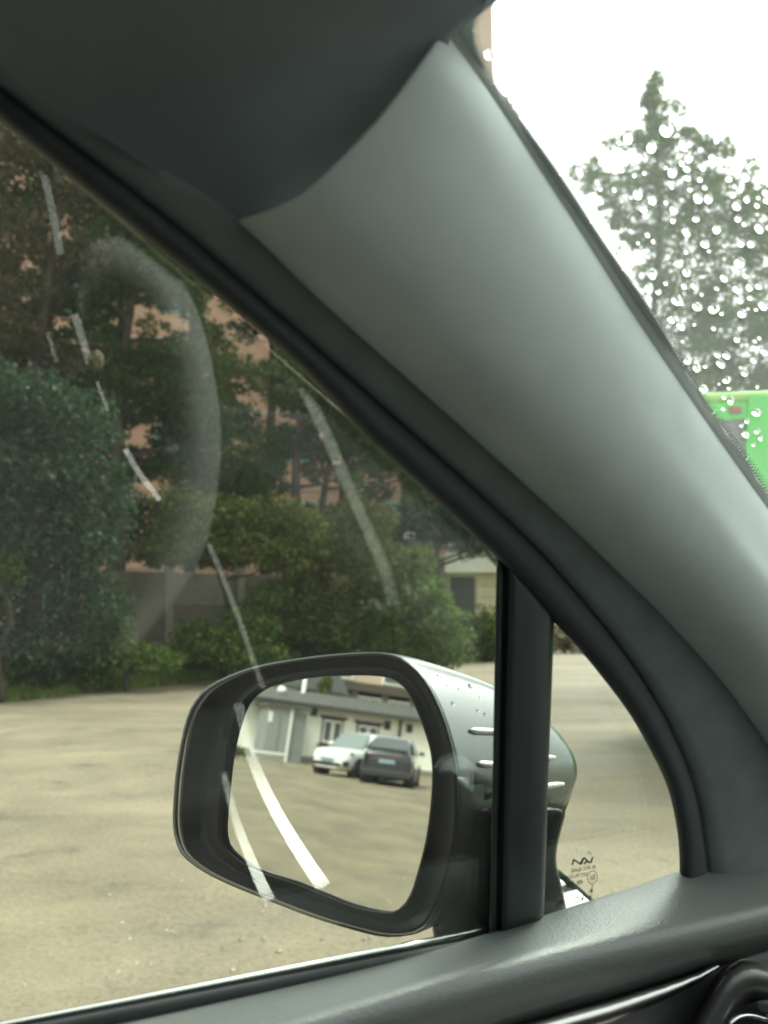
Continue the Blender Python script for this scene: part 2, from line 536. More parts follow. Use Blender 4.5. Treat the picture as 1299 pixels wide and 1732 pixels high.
# ------------------------------------------------------------------ vegetation
def leaves(name, clumps, size, mat, parent, shape='leaf', per=1.0, hang=0.0):
    """clumps: (centre, rx, ry, rz) in the world; leaf-sized faces spread through each, thicker toward its shell"""
    Vs, nf = [], 0
    for (c, rx, ry, rz) in clumps:
        area = (rx * rz + rx * ry + ry * rz) / 3 * 4 * pi
        n = int(max(40, per * area / (size * size) * 1.9))
        u = rng.normal(size=(n, 3))
        u /= np.linalg.norm(u, axis=1)[:, None]
        r = rng.uniform(0.25, 1.0, n) ** 0.55
        r *= 1 + 0.22 * np.sin(u[:, 0] * 5 + c[0] * 3) * np.cos(u[:, 2] * 6 + c[2] * 5)
        P = np.array(c) + u * r[:, None] * np.array([rx, ry, rz])
        d1 = rng.normal(size=(n, 3)); d1[:, 2] -= hang
        d1 += u * (0.8 if shape == 'needle' else 0.2)
        d1 /= np.linalg.norm(d1, axis=1)[:, None]
        d2 = np.cross(d1, rng.normal(size=(n, 3)))
        d2 /= np.linalg.norm(d2, axis=1)[:, None] + 1e-9
        s = size * rng.uniform(0.55, 1.35, n)[:, None]
        if shape == 'needle':
            a, w = 1.5, 0.16
            for k in range(3):   # a spray of three slim needles bundles
                dd = d1 + 0.55 * rng.normal(size=(n, 3)); dd /= np.linalg.norm(dd, axis=1)[:, None]
                Vs.append(np.stack([P - d2 * s * w, P + dd * s * a * 0.6 - d2 * s * w * .8, P + dd * s * a, P + d2 * s * w], 1).reshape(-1, 3)); nf += n
        else:
            Vs.append(np.stack([P - d1 * s * .55, P + d2 * s * .33, P + d1 * s * .6, P - d2 * s * .33], 1).reshape(-1, 3)); nf += n
    V = np.concatenate(Vs)
    me = bpy.data.meshes.new(name)
    me.vertices.add(len(V)); me.vertices.foreach_set('co', V.ravel())
    me.loops.add(nf * 4); me.loops.foreach_set('vertex_index', np.arange(nf * 4, dtype=np.int32))
    me.polygons.add(nf); me.polygons.foreach_set('loop_start', np.arange(0, nf * 4, 4, dtype=np.int32))
    me.update(calc_edges=True)
    me.materials.append(mat)
    o = bpy.data.objects.new(name, me)
    COL.objects.link(o)
    o.parent = parent
    o.matrix_parent_inverse = parent.matrix_world.inverted()
    return o

def pxclump(px, py, rx, ry, d, deep=None):
    c = at(px, py, d)
    k = d / FPX
    return ((c.x, c.y + (rng.uniform(-.3, .3)), c.z), rx * k, (deep or max(rx, ry) * k * 0.9), ry * k)

def tree(name, label, cat, trunk_px, d, clumps, mat, size, shape='leaf', group=None, per=1.0, trunk_r=0.12, limbs=True, trunk_top=None, hang=0.0):
    """clumps as picture ellipses (x, y, rx, ry[, extra distance]) at distance d, built at their real place and size"""
    if d < 17.5:
        d += 1.3          # keep clear of the grass strip
    base = at(trunk_px, HORIZON + 1, d); base.z = 0
    t = empty(name, base, 0, label, cat, group)
    cl = [pxclump(q[0], q[1], q[2], q[3], d + (q[4] if len(q) > 4 else 0)) for q in clumps]
    leaves('crown', cl, size, mat, t, shape, per, hang)
    top = max(c[0][2] for c in cl) if trunk_top is None else trunk_top
    bm_rows = []
    pts = []
    for k in range(9):
        f = k / 8
        cx = base.x + (sin(k * 1.3 + d) * 0.10) * f * 2
        pts.append((cx, base.y + cos(k * 1.7) * 0.06 * f, -0.05 + top * f))
    V, Fc = loft(tube_rows(pts, [trunk_r * (1.15 - f / 8.5) + 0.012 for f in range(9)], 7), True, True)
    if limbs:
        for c in cl[:14]:
            z0 = max(0.25, min(top * 0.9, c[0][2] - c[3] * 0.9))
            i = int(min(7, z0 / top * 8))
            s = Vector(pts[i]).lerp(Vector(pts[i + 1]), min(1, z0 / top * 8 - i))
            e = Vector(c[0])
            mid = s.lerp(e, .5) + Vector((0, 0, -0.06 * (e - s).length))
            v2, f2 = loft(tube_rows([s, mid, e], [trunk_r * .38, trunk_r * .25, 0.012], 5), True, True)
            o0 = len(V)
            V = list(V) + list(v2); Fc = list(Fc) + [tuple(i + o0 for i in q) for q in f2]
    tr = obj('trunk', V, Fc, M['bark'], t, True)
    return t

# far left to right through the side window
tree('spruce_tree', 'broad dark blue-green spruce leaning over the grass at the left edge', 'tree', 60, 13.2,
     [(40, 690, 90, 70), (120, 720, 90, 60), (-60, 660, 90, 80), (60, 800, 120, 70), (150, 850, 80, 70), (-40, 800, 110, 80), (30, 900, 110, 70),
      (130, 930, 80, 60), (-60, 930, 100, 70), (60, 1000, 110, 60), (160, 1030, 70, 50), (-50, 1040, 90, 70), (90, 1090, 90, 45), (10, 1100, 90, 50)],
     M['leaf_spruce'], 0.085, 'leaf', per=1.0, trunk_r=.16)
tree('broadleaf_tree', 'tall olive-brown tree with bare trunk rising behind the dark spruce', 'tree', 55, 16.5,
     [(20, 230, 70, 45), (90, 260, 60, 35), (-60, 300, 80, 70), (20, 400, 70, 50), (40, 500, 60, 40), (-50, 470, 70, 60), (110, 330, 60, 45), (140, 440, 60, 40), (30, 570, 60, 35), (-60, 600, 70, 60), (110, 610, 40, 30)],
     M['leaf_brown'], 0.11, per=0.8, trunk_r=.16)
tree('lime_shrub', 'small bright lime-green shrub at the left edge in front of the spruce', 'shrub', 8, 12.4,
     [(0, 955, 34, 30), (-30, 965, 30, 34)], M['leaf_lime'], 0.07, per=0.8, trunk_r=.03)
tree('pine_tree', 'tall dark pine with drooping boughs left of the peach wall gaps', 'tree', 195, 17.0,
     [(150, 480, 80, 55), (240, 460, 90, 50), (200, 400, 70, 50), (310, 480, 70, 45), (180, 640, 65, 40), (330, 640, 60, 60), (250, 660, 55, 50),
      (180, 330, 80, 50), (300, 400, 70, 50), (350, 720, 60, 70), (250, 330, 60, 60), (250, 562, 16, 28), (335, 552, 20, 34), (320, 602, 44, 18), (245, 604, 50, 18), (180, 592, 30, 18), (280, 792, 40, 20), (345, 772, 26, 34), (370, 812, 40, 26), (212, 802, 22, 26), (160, 560, 40, 30), (330, 830, 50, 30), (320, 700, 60, 40)],
     M['leaf_pine'], 0.085, 'needle', 'pines in front of the peach apartment block', per=0.62, trunk_r=.15)
tree('pine_tree', 'pine with two bare dark stems above the olive shrubs', 'tree', 505, 18.0,
     [(500, 660, 80, 40), (405, 626, 50, 14), (485, 632, 30, 26), (395, 520, 20, 10), (590, 800, 22, 24), (560, 700, 70, 40), (470, 740, 60, 30), (600, 740, 60, 34), (430, 780, 55, 45), (640, 770, 50, 26), (520, 590, 60, 40), (560, 640, 60, 40), (400, 830, 60, 40), (590, 670, 60, 40)],
     M['leaf_pine'], 0.085, 'needle', 'pines in front of the peach apartment block', per=0.62, trunk_r=.13)
tree('pine_tree', 'slim leaning pine whose thin crown meets the window frame', 'tree', 548, 18.6,
     [(570, 760, 50, 22), (620, 710, 60, 30), (680, 760, 50, 30), (660, 700, 60, 40), (720, 800, 50, 26), (560, 640, 40, 30)],
     M['leaf_pine'], 0.085, 'needle', 'pines in front of the peach apartment block', per=0.55, trunk_r=.11)
tree('evergreen_tree', 'dark rounded evergreen rising beside the cream house roof', 'tree', 745, 24.0,
     [(740, 860, 55, 40), (780, 880, 45, 50), (730, 900, 45, 30), (800, 920, 40, 30), (820, 880, 40, 40), (760, 820, 45, 26), (860, 900, 50, 60)],
     M['leaf_spruce'], 0.12, per=1.0, trunk_r=.13)
tree('olive_shrub', 'large yellowish olive shrub overhanging the panel wall', 'shrub', 380, 15.2,
     [(310, 900, 70, 40), (380, 880, 80, 45), (450, 880, 80, 45), (430, 930, 80, 35), (350, 930, 60, 30), (270, 930, 60, 26), (500, 900, 60, 45), (480, 950, 50, 30), (300, 850, 50, 30)],
     M['leaf_olive'], 0.085, group='shrubs along the lot edge', trunk_r=.07)
tree('olive_shrub', 'yellow-green shrub mass right of the panel wall', 'shrub', 560, 16.4,
     [(540, 920, 70, 50), (610, 920, 60, 45), (570, 980, 80, 50), (510, 1010, 60, 45), (640, 970, 60, 40), (480, 1060, 60, 40), (560, 1060, 80, 50), (640, 880, 40, 28), (590, 870, 50, 26)],
     M['leaf_olive'], 0.085, group='shrubs along the lot edge', trunk_r=.07)
tree('green_shrub', 'dark green shrub just above the mirror housing', 'shrub', 665, 18.0,
     [(640, 1030, 60, 50), (700, 1000, 60, 50), (660, 1080, 80, 45), (730, 1050, 60, 50), (590, 1090, 60, 40), (700, 950, 45, 35), (750, 1090, 60, 40)],
     M['leaf_green'], 0.095, group='shrubs along the lot edge', trunk_r=.06)
tree('green_shrub', 'pale leafy bush below the cream house beside the window post', 'shrub', 805, 23.0,
     [(800, 1070, 40, 34), (830, 1060, 34, 40), (770, 1090, 40, 26), (820, 1100, 50, 26), (870, 1090, 40, 26)],
     M['leaf_olive'], 0.11, group='shrubs along the lot edge', trunk_r=.05)
tree('green_shrub', 'low dark bush half covering the foot of the panel wall', 'shrub', 400, 15.0,
     [(420, 1060, 60, 40), (360, 1090, 70, 30), (430, 1110, 70, 26), (330, 1070, 40, 26), (450, 1010, 40, 30)],
     M['leaf_green'], 0.085, group='shrubs along the lot edge', trunk_r=.05)
tree('green_shrub', 'leafy low shrub growing between the spruce and the panel wall', 'shrub', 220, 13.6,
     [(215, 1100, 50, 26), (165, 1105, 60, 30), (270, 1115, 50, 22), (190, 1070, 36, 30)],
     M['leaf_green'], 0.075, group='shrubs along the lot edge', trunk_r=.04)
tree('brown_bush', 'small brownish bush on the far lot seen at the quarter window tip', 'shrub', 955, 27.0,
     [(950, 1080, 26, 22), (975, 1092, 26, 16), (930, 1090, 26, 16)], M['leaf_brown'], 0.11, trunk_r=.05)
# low shrubs in a row along the grass
for k, (px, d, mt, lab) in enumerate(((-40, 12.9, 'leaf_green', 'low green shrub cut by the left edge behind the grass'), (45, 13.3, 'leaf_spruce', 'low blue-green shrub under the spruce'), (120, 13.9, 'leaf_green', 'low green shrub at the right foot of the spruce'),
        (300, 16.0, 'leaf_green', 'low green shrub at the left foot of the panel wall'), (345, 16.4, 'leaf_olive', 'low olive shrub before the middle of the panel wall'), (500, 18.2, 'leaf_green', 'low green shrub just over the left shoulder of the mirror'),
        (575, 19.2, 'leaf_olive', 'low olive shrub just over the top of the mirror'), (650, 20.4, 'leaf_green', 'low green shrub over the right shoulder of the mirror'), (720, 21.6, 'leaf_olive', 'low olive shrub left of the cream house'),
        (780, 22.6, 'leaf_green', 'low green shrub in front of the dark doorway'), (850, 23.4, 'leaf_olive', 'low olive shrub mostly hidden by the window post'))):
    yb = HORIZON + 1.3 * FPX / d
    cl = []
    for q in range(7):
        cl.append((px + rng.uniform(-45, 45), yb - rng.uniform(16, 62), rng.uniform(24, 40), rng.uniform(16, 26)))
    tree('low_shrub', lab, 'shrub', px, d, cl, M[mt], 0.075, group='low shrubs in a row behind the grass', per=0.9, trunk_r=.03, limbs=False)

# shaded evergreens at the back fill the view except where the block shows through
GAPS = [(378, 540, 36, 26), (415, 566, 42, 28), (450, 600, 26, 18), (430, 672, 34, 20), (462, 705, 26, 16), (505, 800, 20, 34), (545, 830, 24, 28), (640, 815, 42, 20), (672, 850, 24, 46), (215, 552, 34, 20), (288, 545, 32, 22), (306, 757, 26, 13), (40, 640, 20, 12), (55, 850, 14, 12), (150, 700, 14, 22), (232, 758, 18, 14), (256, 825, 28, 18), (110, 395, 20, 12)]
BACK = {-60: [], 60: [], 190: [], 320: [], 450: [], 580: [], 700: [], 810: []}
for gy in np.arange(190, 960, 34):
    for gx in np.arange(-120, 860, 36):
        x = gx + rng.uniform(-12, 12); y = gy + rng.uniform(-12, 12)
        if x > 660 and y > 905:
            continue
        if any(((x - a) / (rx + 8)) ** 2 + ((y - b) / (ry + 6)) ** 2 < 1 for a, b, rx, ry in GAPS) and rng.random() < .84:
            continue
        k = min(BACK, key=lambda q: abs(q - x))
        BACK[k].append((x + rng.uniform(-25, 25), y + rng.uniform(-20, 20), rng.uniform(8, 15), rng.uniform(6, 11), rng.uniform(-1.5, -.5)))
        BACK[k].append((x, y, rng.uniform(24, 34), rng.uniform(18, 26), rng.uniform(-.8, .8)))
BLAB = {-60: 'shadowy evergreen at the far left behind the tall brown tree', 60: 'shadowy evergreen behind the blue-green spruce', 190: 'shadowy evergreen behind the left pine', 320: 'shadowy evergreen above the left end of the olive shrubs',
        450: 'shadowy evergreen between the left pine and the two-stemmed pine', 580: 'shadowy evergreen behind the slim leaning pine', 700: 'shadowy evergreen under the window frame left of the cream house', 810: 'shadowy evergreen behind the cream house roof'}
for k in BACK:
    tree('evergreen_tree', BLAB[k], 'tree', k, 21.5 + (k % 3) * .5 if k < 700 else 34.0 - 4, BACK[k], M['leaf_spruce' if k % 4 else 'leaf_pine'], 0.11 if k < 700 else .14, per=0.95, group='shaded evergreens at the back', trunk_r=.13)

def grass(name, path_px, width, n, h, label):
    V, Fc = [], []
    P = [at(x, y, 1.0) for x, y in path_px]
    G = []
    for (x, y) in path_px:
        d = ray(x, y); s = -1.3 / d.z; G.append(CAM + d * s)
    for k in range(n):
        t = rng.uniform(0, len(G) - 1.001); i = int(t)
        p = G[i].lerp(G[i + 1], t - i)
        w = abs(rng.normal()) * width * rng.choice([1, .35]) - .12
        p = p + Vector((rng.normal() * .1, w, 0))
        hh = h * rng.uniform(.35, 1.2) * (0.55 + max(0, min(1, w / width)))
        a = rng.uniform(0, 2 * pi); e = rng.uniform(0.1, 0.6) * hh
        bw = 0.012 + 0.012 * rng.random()
        b0 = len(V)
        dx, dy = cos(a), sin(a)
        V += [(p.x - dy * bw, p.y + dx * bw, 0), (p.x + dy * bw, p.y - dx * bw, 0), (p.x + dx * e, p.y + dy * e, hh)]
        Fc.append((b0, b0 + 1, b0 + 2))
    o = obj(name, V, Fc, M['grass'])
    o['kind'] = 'stuff'; o['label'] = label; o['category'] = 'grass'
grass('grass', [(-150, 1195), (0, 1186), (120, 1172), (250, 1160), (420, 1142), (560, 1130), (700, 1122), (840, 1112)], 0.75, 42000, 0.24, 'strip of green grass along the foot of the shrubs')

# ------------------------------------------------------------------ panel wall behind the shrubs
def panel_wall():
    a = at(150, 1031, 17.6); b = at(700, 1031, 21.5); a.z = b.z = 0
    d = (b - a); n = 5; ang = math.atan2(d.y, d.x); Lp = d.length / n
    w = empty('panel_wall', a, ang, 'brown-grey concrete panel wall half hidden behind the shrubs', 'wall')
    for k in range(n + 1):
        lbox('post', w, M['concrete'], k * Lp - .08, k * Lp + .08, -.09, .09, -.1, 2.15, .01)
    for k in range(n):
        for r in range(3):
            if r == 0:
                lbox('panel_core', w, M['concrete_brown'], k * Lp + .08, (k + 1) * Lp - .08, -.02, .02, 0, 2.02)
            lbox('panel', w, M['concrete_brown' if (k + r) % 3 else 'concrete'], k * Lp + .082, (k + 1) * Lp - .082, -.035, .035, r * .68 + .01, r * .68 + .67, .012)
panel_wall()

# ------------------------------------------------------------------ peach apartment block
def apartment():
    y0 = 33.0
    x0, x1 = -30.0, y0 * 0.1270
    b = empty('apartment_block', (0, y0, 0), 0, 'tall peach apartment block with teal window frames behind the trees', 'building')
    H = 40.0
    lbox('wall', b, M['peach'], x0, x1, 0, 12, 0, H)
    lbox('corner_pier', b, M['brick_tan'], x1 - 1.0, x1 + .12, -.12, 3, 0, H + .4)
    lbox('parapet', b, M['brick_tan'], x0 - .1, x1 - 1.003, -.1, 12.1, H, H + .5)
    for s in range(1, 8):
        lbox('floor_band', b, M['brick_tan'], x0, x1 - 1.003, -.05, 0, s * 2.9 - .1, s * 2.9 + .06)
    # the windows come in stacks
    xs = [-12.6, -7.8, -3.4, 0.9]
    for xi, x in enumerate(xs):
        for s in range(5):
            z = s * 2.9 + 1.0
            fr = lbox('window', b, M['teal'], x - .85, x + .85, -.09, 0, z, z + 1.35)
            for k in (-1, 1):
                lbox('pane', fr, M['win_dark'], x + k * .4 - .35, x + k * .4 + .35, -.11, -.092, z + .1, z + 1.25)
            if s == 3:
                v = [(x - .9, -.1, z + 1.5), (x + .9, -.1, z + 1.5), (x + .9, -.75, z + 1.32), (x - .9, -.75, z + 1.32)]
                vv, ff = poly_prism(v, Vector((0, 0, -.05)))
                local_child(obj('awning', vv, ff, M['teal_pale']), b)
apartment()

# ------------------------------------------------------------------ cream house at the right of the window
def cream_house():
    d = 29.0
    k = d / FPX
    zz = lambda py: 1.3 + (HORIZON - py) * k
    X = lambda px: (px - 649.5) * k
    h = empty('cream_house', (X(690), d, 0), 0, 'low cream boarded house with a dark doorway, cut by the window post', 'house')
    ox = X(690)
    q = lambda px: X(px) - ox
    lbox('gable_wall', h, M['concrete'], q(700), q(757), .02, 5, 0, zz(945))
    lbox('wall', h, M['cream_board'], q(757.2), q(960), .14, 5, 0, zz(938))
    lbox('fascia', h, M['cream'], q(752), q(965), -.25, .13, zz(969), zz(934))
    for r in range(5):
        z1 = zz(973 + r * 19); z0 = zz(973 + (r + 1) * 19 - 2)
        lbox('board', h, M['cream_board'], q(806), q(960), .10, .138, z0, z1)
    lbox('doorway', h, M['roof_dark'], q(762), q(803), .09, .138, 0, zz(976))
    v = [(q(690), -.4, zz(932)), (q(968), -.4, zz(932)), (q(968), 2.6, zz(900)), (q(690), 2.6, zz(905))]
    vv, ff = poly_prism(v, Vector((0, 0, .12)))
    local_child(obj('roof', vv, ff, M['roof_grey']), h)
    lbox('roof_vent', h, M['white_frame'], q(684), q(702), .2, .8, zz(905) - .1, zz(905) + .1)
cream_house()

# ------------------------------------------------------------------ what the side mirror shows: behind the car
MC = CAM + ray(560, 1340) * 0.64
_az, _el = radians(-100), radians(-3.0)
_r = Vector((sin(_az) * cos(_el), cos(_az) * cos(_el), sin(_el)))
MN = (_r - ray(560, 1340)).normalized()        # mirror normal

def hm(x, y, off=0.0):
    return hit(x, y, MC + MN * off, MN)

def seen_in_mirror(x, y, p0, n):
    d = ray(x, y); p = hm(x, y); q = d - MN * (2 * d.dot(MN))
    return p + q * ((p0 - p).dot(n) / q.dot(n))

def mground(x, y):
    return seen_in_mirror(x, y, Vector((0, 0, 0)), Z)

def white_building():
    a = mground(512, 1289.5); b = mground(730, 1315)
    d = (b - a); d.z = 0
    ang = math.atan2(d.y, d.x)
    h = empty('white_house', a, ang, 'long low cream-white house with grey roof reflected in the side mirror', 'house')
    inv = h.matrix_world.inverted()
    nw = Vector((-sin(ang), cos(ang), 0))
    def W(px, py, off=0.0):
        p = inv @ seen_in_mirror(px, py, a + nw * off, nw)
        return p.x, p.z
    # which side of the wall is the camera on, in house coordinates
    cy_ = (inv @ CAM).y
    s = 1 if cy_ > 0 else -1
    def fbox(name, mat, x0, x1, o0, o1, z0, z1, parent=h):
        ys = sorted((s * o0, s * o1))
        return lbox(name, parent, mat, min(x0, x1), max(x0, x1), ys[0], ys[1], min(z0, z1), max(z0, z1))
    zt = W(600, 1205)[1]
    xl, xr = W(380, 1290)[0], W(840, 1330)[0]
    fbox('wall', M['cream'], xl, xr, -7, 0, 0, zt)
    fbox('plinth', M['concrete'], xl, xr, 0.003, .05, 0, .32)
    # roof
    v = []
    y0, y1 = s * .55, s * -5.5
    x0, x1 = min(xl, xr) - .3, max(xl, xr) + .3
    v = [(x0, y0, zt - .02), (x1, y0, zt - .02), (x1, y1, zt + .85), (x0, y1, zt + .85)]
    vv, ff = poly_prism(v, Vector((0, 0, .14)))
    rf = local_child(obj('roof', vv, ff, M['roof_grey']), h)
    nr = 46
    for k in range(nr):      # standing seams of the sheet roof
        xx = x0 + (x1 - x0) * (k + .5) / nr
        v = [(xx - .03, y0, zt + .1), (xx + .03, y0, zt + .1), (xx + .03, y1, zt + .97), (xx - .03, y1, zt + .97)]
        vv, ff = poly_prism(v, Vector((0, 0, .07)))
        local_child(obj('seam', vv, ff, M['roof_grey']), rf)
    fbox('gutter', M['roof_dark'], x0, x1, .56, .66, zt - .06, zt + .12)
    # windows: brown surround, white sashes, dark panes
    for (p0, p1, q0, q1) in ((546, 578, 1213, 1248), (604, 638, 1222, 1262)):
        xa, za = W(p0, q0); xb, zb = W(p1, q1)
        z1_, z0_ = za, za - 1.35
        w = fbox('window', M['dark_brown'], xa, xb, .003, .07, z0_, z1_)
        fbox('lintel', M['dark_brown'], min(xa, xb) - .16, max(xa, xb) + .16, .003, .16, z1_ + .003, z1_ + .12, w)
        fbox('sill', M['dark_brown'], min(xa, xb) - .12, max(xa, xb) + .12, .003, .13, z0_ - .1, z0_ - .003, w)
        xm = (xa + xb) / 2; wd = abs(xb - xa) / 2
        for sgn in (-1, 1):
            c = xm + sgn * wd * .44
            fbox('sash', M['white_frame'], c - wd * .41, c + wd * .41, .072, .10, z0_ + .10, z1_ - .10, w)
            fbox('pane', M['win_grey'], c - wd * .29, c + wd * .29, .102, .112, z0_ + .2, z1_ - .2, w)
    for (p, q) in ((531, 1204), (655, 1227), (692, 1232)):
        x, zc = W(p, q)
        w = fbox('vent', M['dark_brown'], x - .17, x + .17, .003, .08, zc - .22, zc + .22)
        fbox('vent_grille', M['win_dark'], x - .12, x + .12, .082, .095, zc - .17, zc + .17, w)
    x, _ = W(675, 1240)
    fbox('downpipe', M['dark_brown'], x - .06, x + .06, .053, .16, .1, zt - .08)
    # shed in front of the left end
    ps = mground(480, 1288.5)
    sh = empty('grey_shed', ps, ang, 'grey sheet-metal shed standing left of the white car in the mirror', 'shed')
    invs = sh.matrix_world.inverted()
    def S(px, py):
        p = invs @ seen_in_mirror(px, py, ps, nw); return p.x, p.z
    xa = S(450, 1240)[0]; xb = S(489, 1240)[0]; xc = S(516, 1240)[0]; zs = S(485, 1197)[1]
    k = 1 if xb > xa else -1
    lbox('wall', sh, M['shed'], min(xa, xb), max(xa, xb), min(0, -s * 2.4), max(0, -s * 2.4), 0, zs)
    e = xb + k * .003
    lbox('lean_to', sh, M['shed_dark'], min(e, xc), max(e, xc), min(-s * .1, -s * 2.4), max(-s * .1, -s * 2.4), 0, zs - .15)
    lbox('roof_sheet', sh, M['roof_grey'], min(xa, xc) - .15, max(xa, xc) + .15, -2.6 if s > 0 else -.2, .2 if s > 0 else 2.6, zs + .003, zs + .12)
    lbox('corner_post', sh, M['white_frame'], xb - .06, xb + .06, min(s * .003, s * .06), max(s * .003, s * .06), 0, zs - .01)
    lbox('notice', sh, M['white_frame'], S(458, 1210)[0] - .1, S(458, 1210)[0] + .1, min(s * .003, s * .03), max(s * .003, s * .03), zs - .75, zs - .25)
    lbox('door', sh, M['shed_dark'], min(xa, xb) + .55, max(xa, xb) - .5, min(s * .003, s * .04), max(s * .003, s * .04), .08, zs - .35)
    # white bench-like board
    pb = mground(452, 1291)
    bd = empty('white_board_bench', pb, ang, 'low white board bench in front of the grey shed in the mirror', 'bench')
    lbox('seat', bd, M['white_frame'], -.75, .75, -.2, .2, .38, .47)
    lbox('apron', bd, M['white_frame'], -.72, .72, -.03, .03, .22, .377)
    for xx in (-.6, .6):
        lbox('leg', bd, M['steel'], xx - .03, xx + .03, -.16, .16, 0, .379)
    # white pole and lamp post
    pp = mground(497, 1284)
    po = empty('white_pole', pp, 0, 'white pole rising behind the grey shed above its roof', 'pole')
    zp = (seen_in_mirror(503, 1140, pp, nw)).z
    local_child(tube('shaft', [(0, 0, 0), (0, 0, zp * .5), (0, 0, zp)], [.12, .11, .10], M['white_frame']), po)
    pl = mground(460, 1281)
    lo = empty('lamp_post', pl, ang, 'small grey lamp post above the shed roof at the mirror edge', 'lamp')
    zl = (seen_in_mirror(466, 1170, pl, nw)).z
    local_child(tube('shaft', [(0, 0, 0), (0, 0, zl)], [.05, .05], M['steel']), lo)
    v, f = [], []
    rows = [[(cos(a_) * r_, sin(a_) * r_, zl + z_) for a_ in [2 * pi * i / 10 for i in range(10)]] for r_, z_ in ((.05, -.1), (.24, 0), (.28, .14), (.2, .3), (.04, .36))]
    v, f = loft([[Vector(p) for p in r_] for r_ in rows], True, True)
    local_child(obj('lamp_head', v, f, M['white_frame'], None, True), lo)
    # raised brown terrace building behind
    bk = a - nw * s * 13
    bb = empty('terrace_building', bk, ang, 'brown terrace and pinkish upper storey behind the white house roof', 'building')
    invb = bb.matrix_world.inverted()
    def B(px, py):
        p = invb @ seen_in_mirror(px, py, bk, nw); return p.x, p.z
    def bbox(name, mat, p0, q0, p1, q1, o0=0, o1=6, z0=None, parent=bb):
        xa, za = B(p0, q0); xb, zb = B(p1, q1)
        ys = sorted((-s * o0, -s * o1))
        return lbox(name, parent, mat, min(xa, xb), max(xa, xb), ys[0], ys[1], min(za, zb) if z0 is None else z0, max(za, zb))
    bbox('wall', M['concrete_brown'], 500, 1190, 860, 1215, .5, 7, 0)
    xw, z_b0 = B(630, 1172); z_b1 = B(630, 1157)[1]; xe = B(860, 1180)[0]; xs_ = B(470, 1165)[0]
    lbox('deck_beam', bb, M['brown_band'], min(xs_, xe), max(xs_, xe), min(0, -s * 6), max(0, -s * 6), z_b0, z_b1)
    zt2 = B(630, 1120)[1]
    lbox('upper_wall', bb, M['pink_wall'], min(B(588, 1150)[0], xe), max(B(588, 1150)[0], xe), min(-s * .6, -s * 6), max(-s * .6, -s * 6), z_b1 + .003, zt2 + 1)
    for px in (575, 600, 652, 700, 745):
        x = B(px, 1180)[0]
        lbox('column', bb, M['brown_band'], x - .25, x + .25, min(-s * .1, -s * .45), max(-s * .1, -s * .45), 0, z_b0 - .003)
    for px in (580, 672):
        x = B(px, 1150)[0]
        w = lbox('window', bb, M['white_frame'], x - .9, x + .9, min(-s * .52, -s * .597), max(-s * .52, -s * .597), z_b1 + .15, z_b1 + 1.9)
        lbox('pane', w, M['win_grey'], x - .75, x + .75, min(-s * .49, -s * .517), max(-s * .49, -s * .517), z_b1 + .3, z_b1 + 1.75)
    for px in range(610, 760, 16):
        x = B(px, 1190)[0]
        lbox('baluster', bb, M['concrete'], x - .12, x + .12, min(s * .003, s * .1), max(s * .003, s * .1), z_b0 - 1.3, z_b0 - .3)
    # dark pitched roofs further left
    x0_, x1_ = B(380, 1180)[0], B(560, 1180)[0]
    zr = B(480, 1142)[1]
    dr = empty('dark_roofed_house', bk + Vector((0, 0, 0)), ang, 'dark roofed house behind the grey shed in the mirror', 'house')
    lbox('wall', dr, M['brown_band'], min(x0_, x1_), max(x0_, x1_), min(s * .3, s * 2.8), max(s * .3, s * 2.8), 0, zr * .82)
    v = [(min(x0_, x1_) - .3, s * 3.1, zr * .82), (max(x0_, x1_) + .3, s * 3.1, zr * .82), (max(x0_, x1_) + .3, s * .25, zr * 1.1), (min(x0_, x1_) - .3, s * .25, zr * 1.1)]
    vv, ff = poly_prism(v, Vector((0, 0, .12)))
    local_child(obj('roof', vv, ff, M['roof_dark']), dr)
    # greenery peeping over the roof and by the shed
    for (px, py, rx, ry, dd, nm, lab, mt) in ((553, 1163, 14, 20, 9, 'garden_tree', 'yellow-green tree behind the white house roof in the mirror', 'leaf_olive'),
                                              (398, 1282, 14, 14, -6, 'garden_bush', 'low green bush at the left rim of the mirror', 'leaf_green')):
        c = seen_in_mirror(px, py, a - nw * s * dd, nw)
        base = Vector((c.x, c.y, 0))
        t = empty(nm, base, 0, lab, 'tree' if 'tree' in nm else 'bush')
        k = (c - MC).length / FPX
        R = rx * k; Rz = ry * k
        cl = [((c.x + rng.normal() * R * .5, c.y + rng.normal() * R * .5, max(.3, c.z + rng.normal() * Rz * .4)), R * .6, R * .6, Rz * .55) for _ in range(7)]
        leaves('crown', cl, .16, M[mt], t)
        tube('trunk', [base + Vector((0, 0, -.05)), base + Vector((.03, 0, c.z * .5)), base + Vector((0, .04, c.z))], [.12, .09, .03], M['bark'], t)
    return ang, nw * s
WANG, WOUT = white_building()

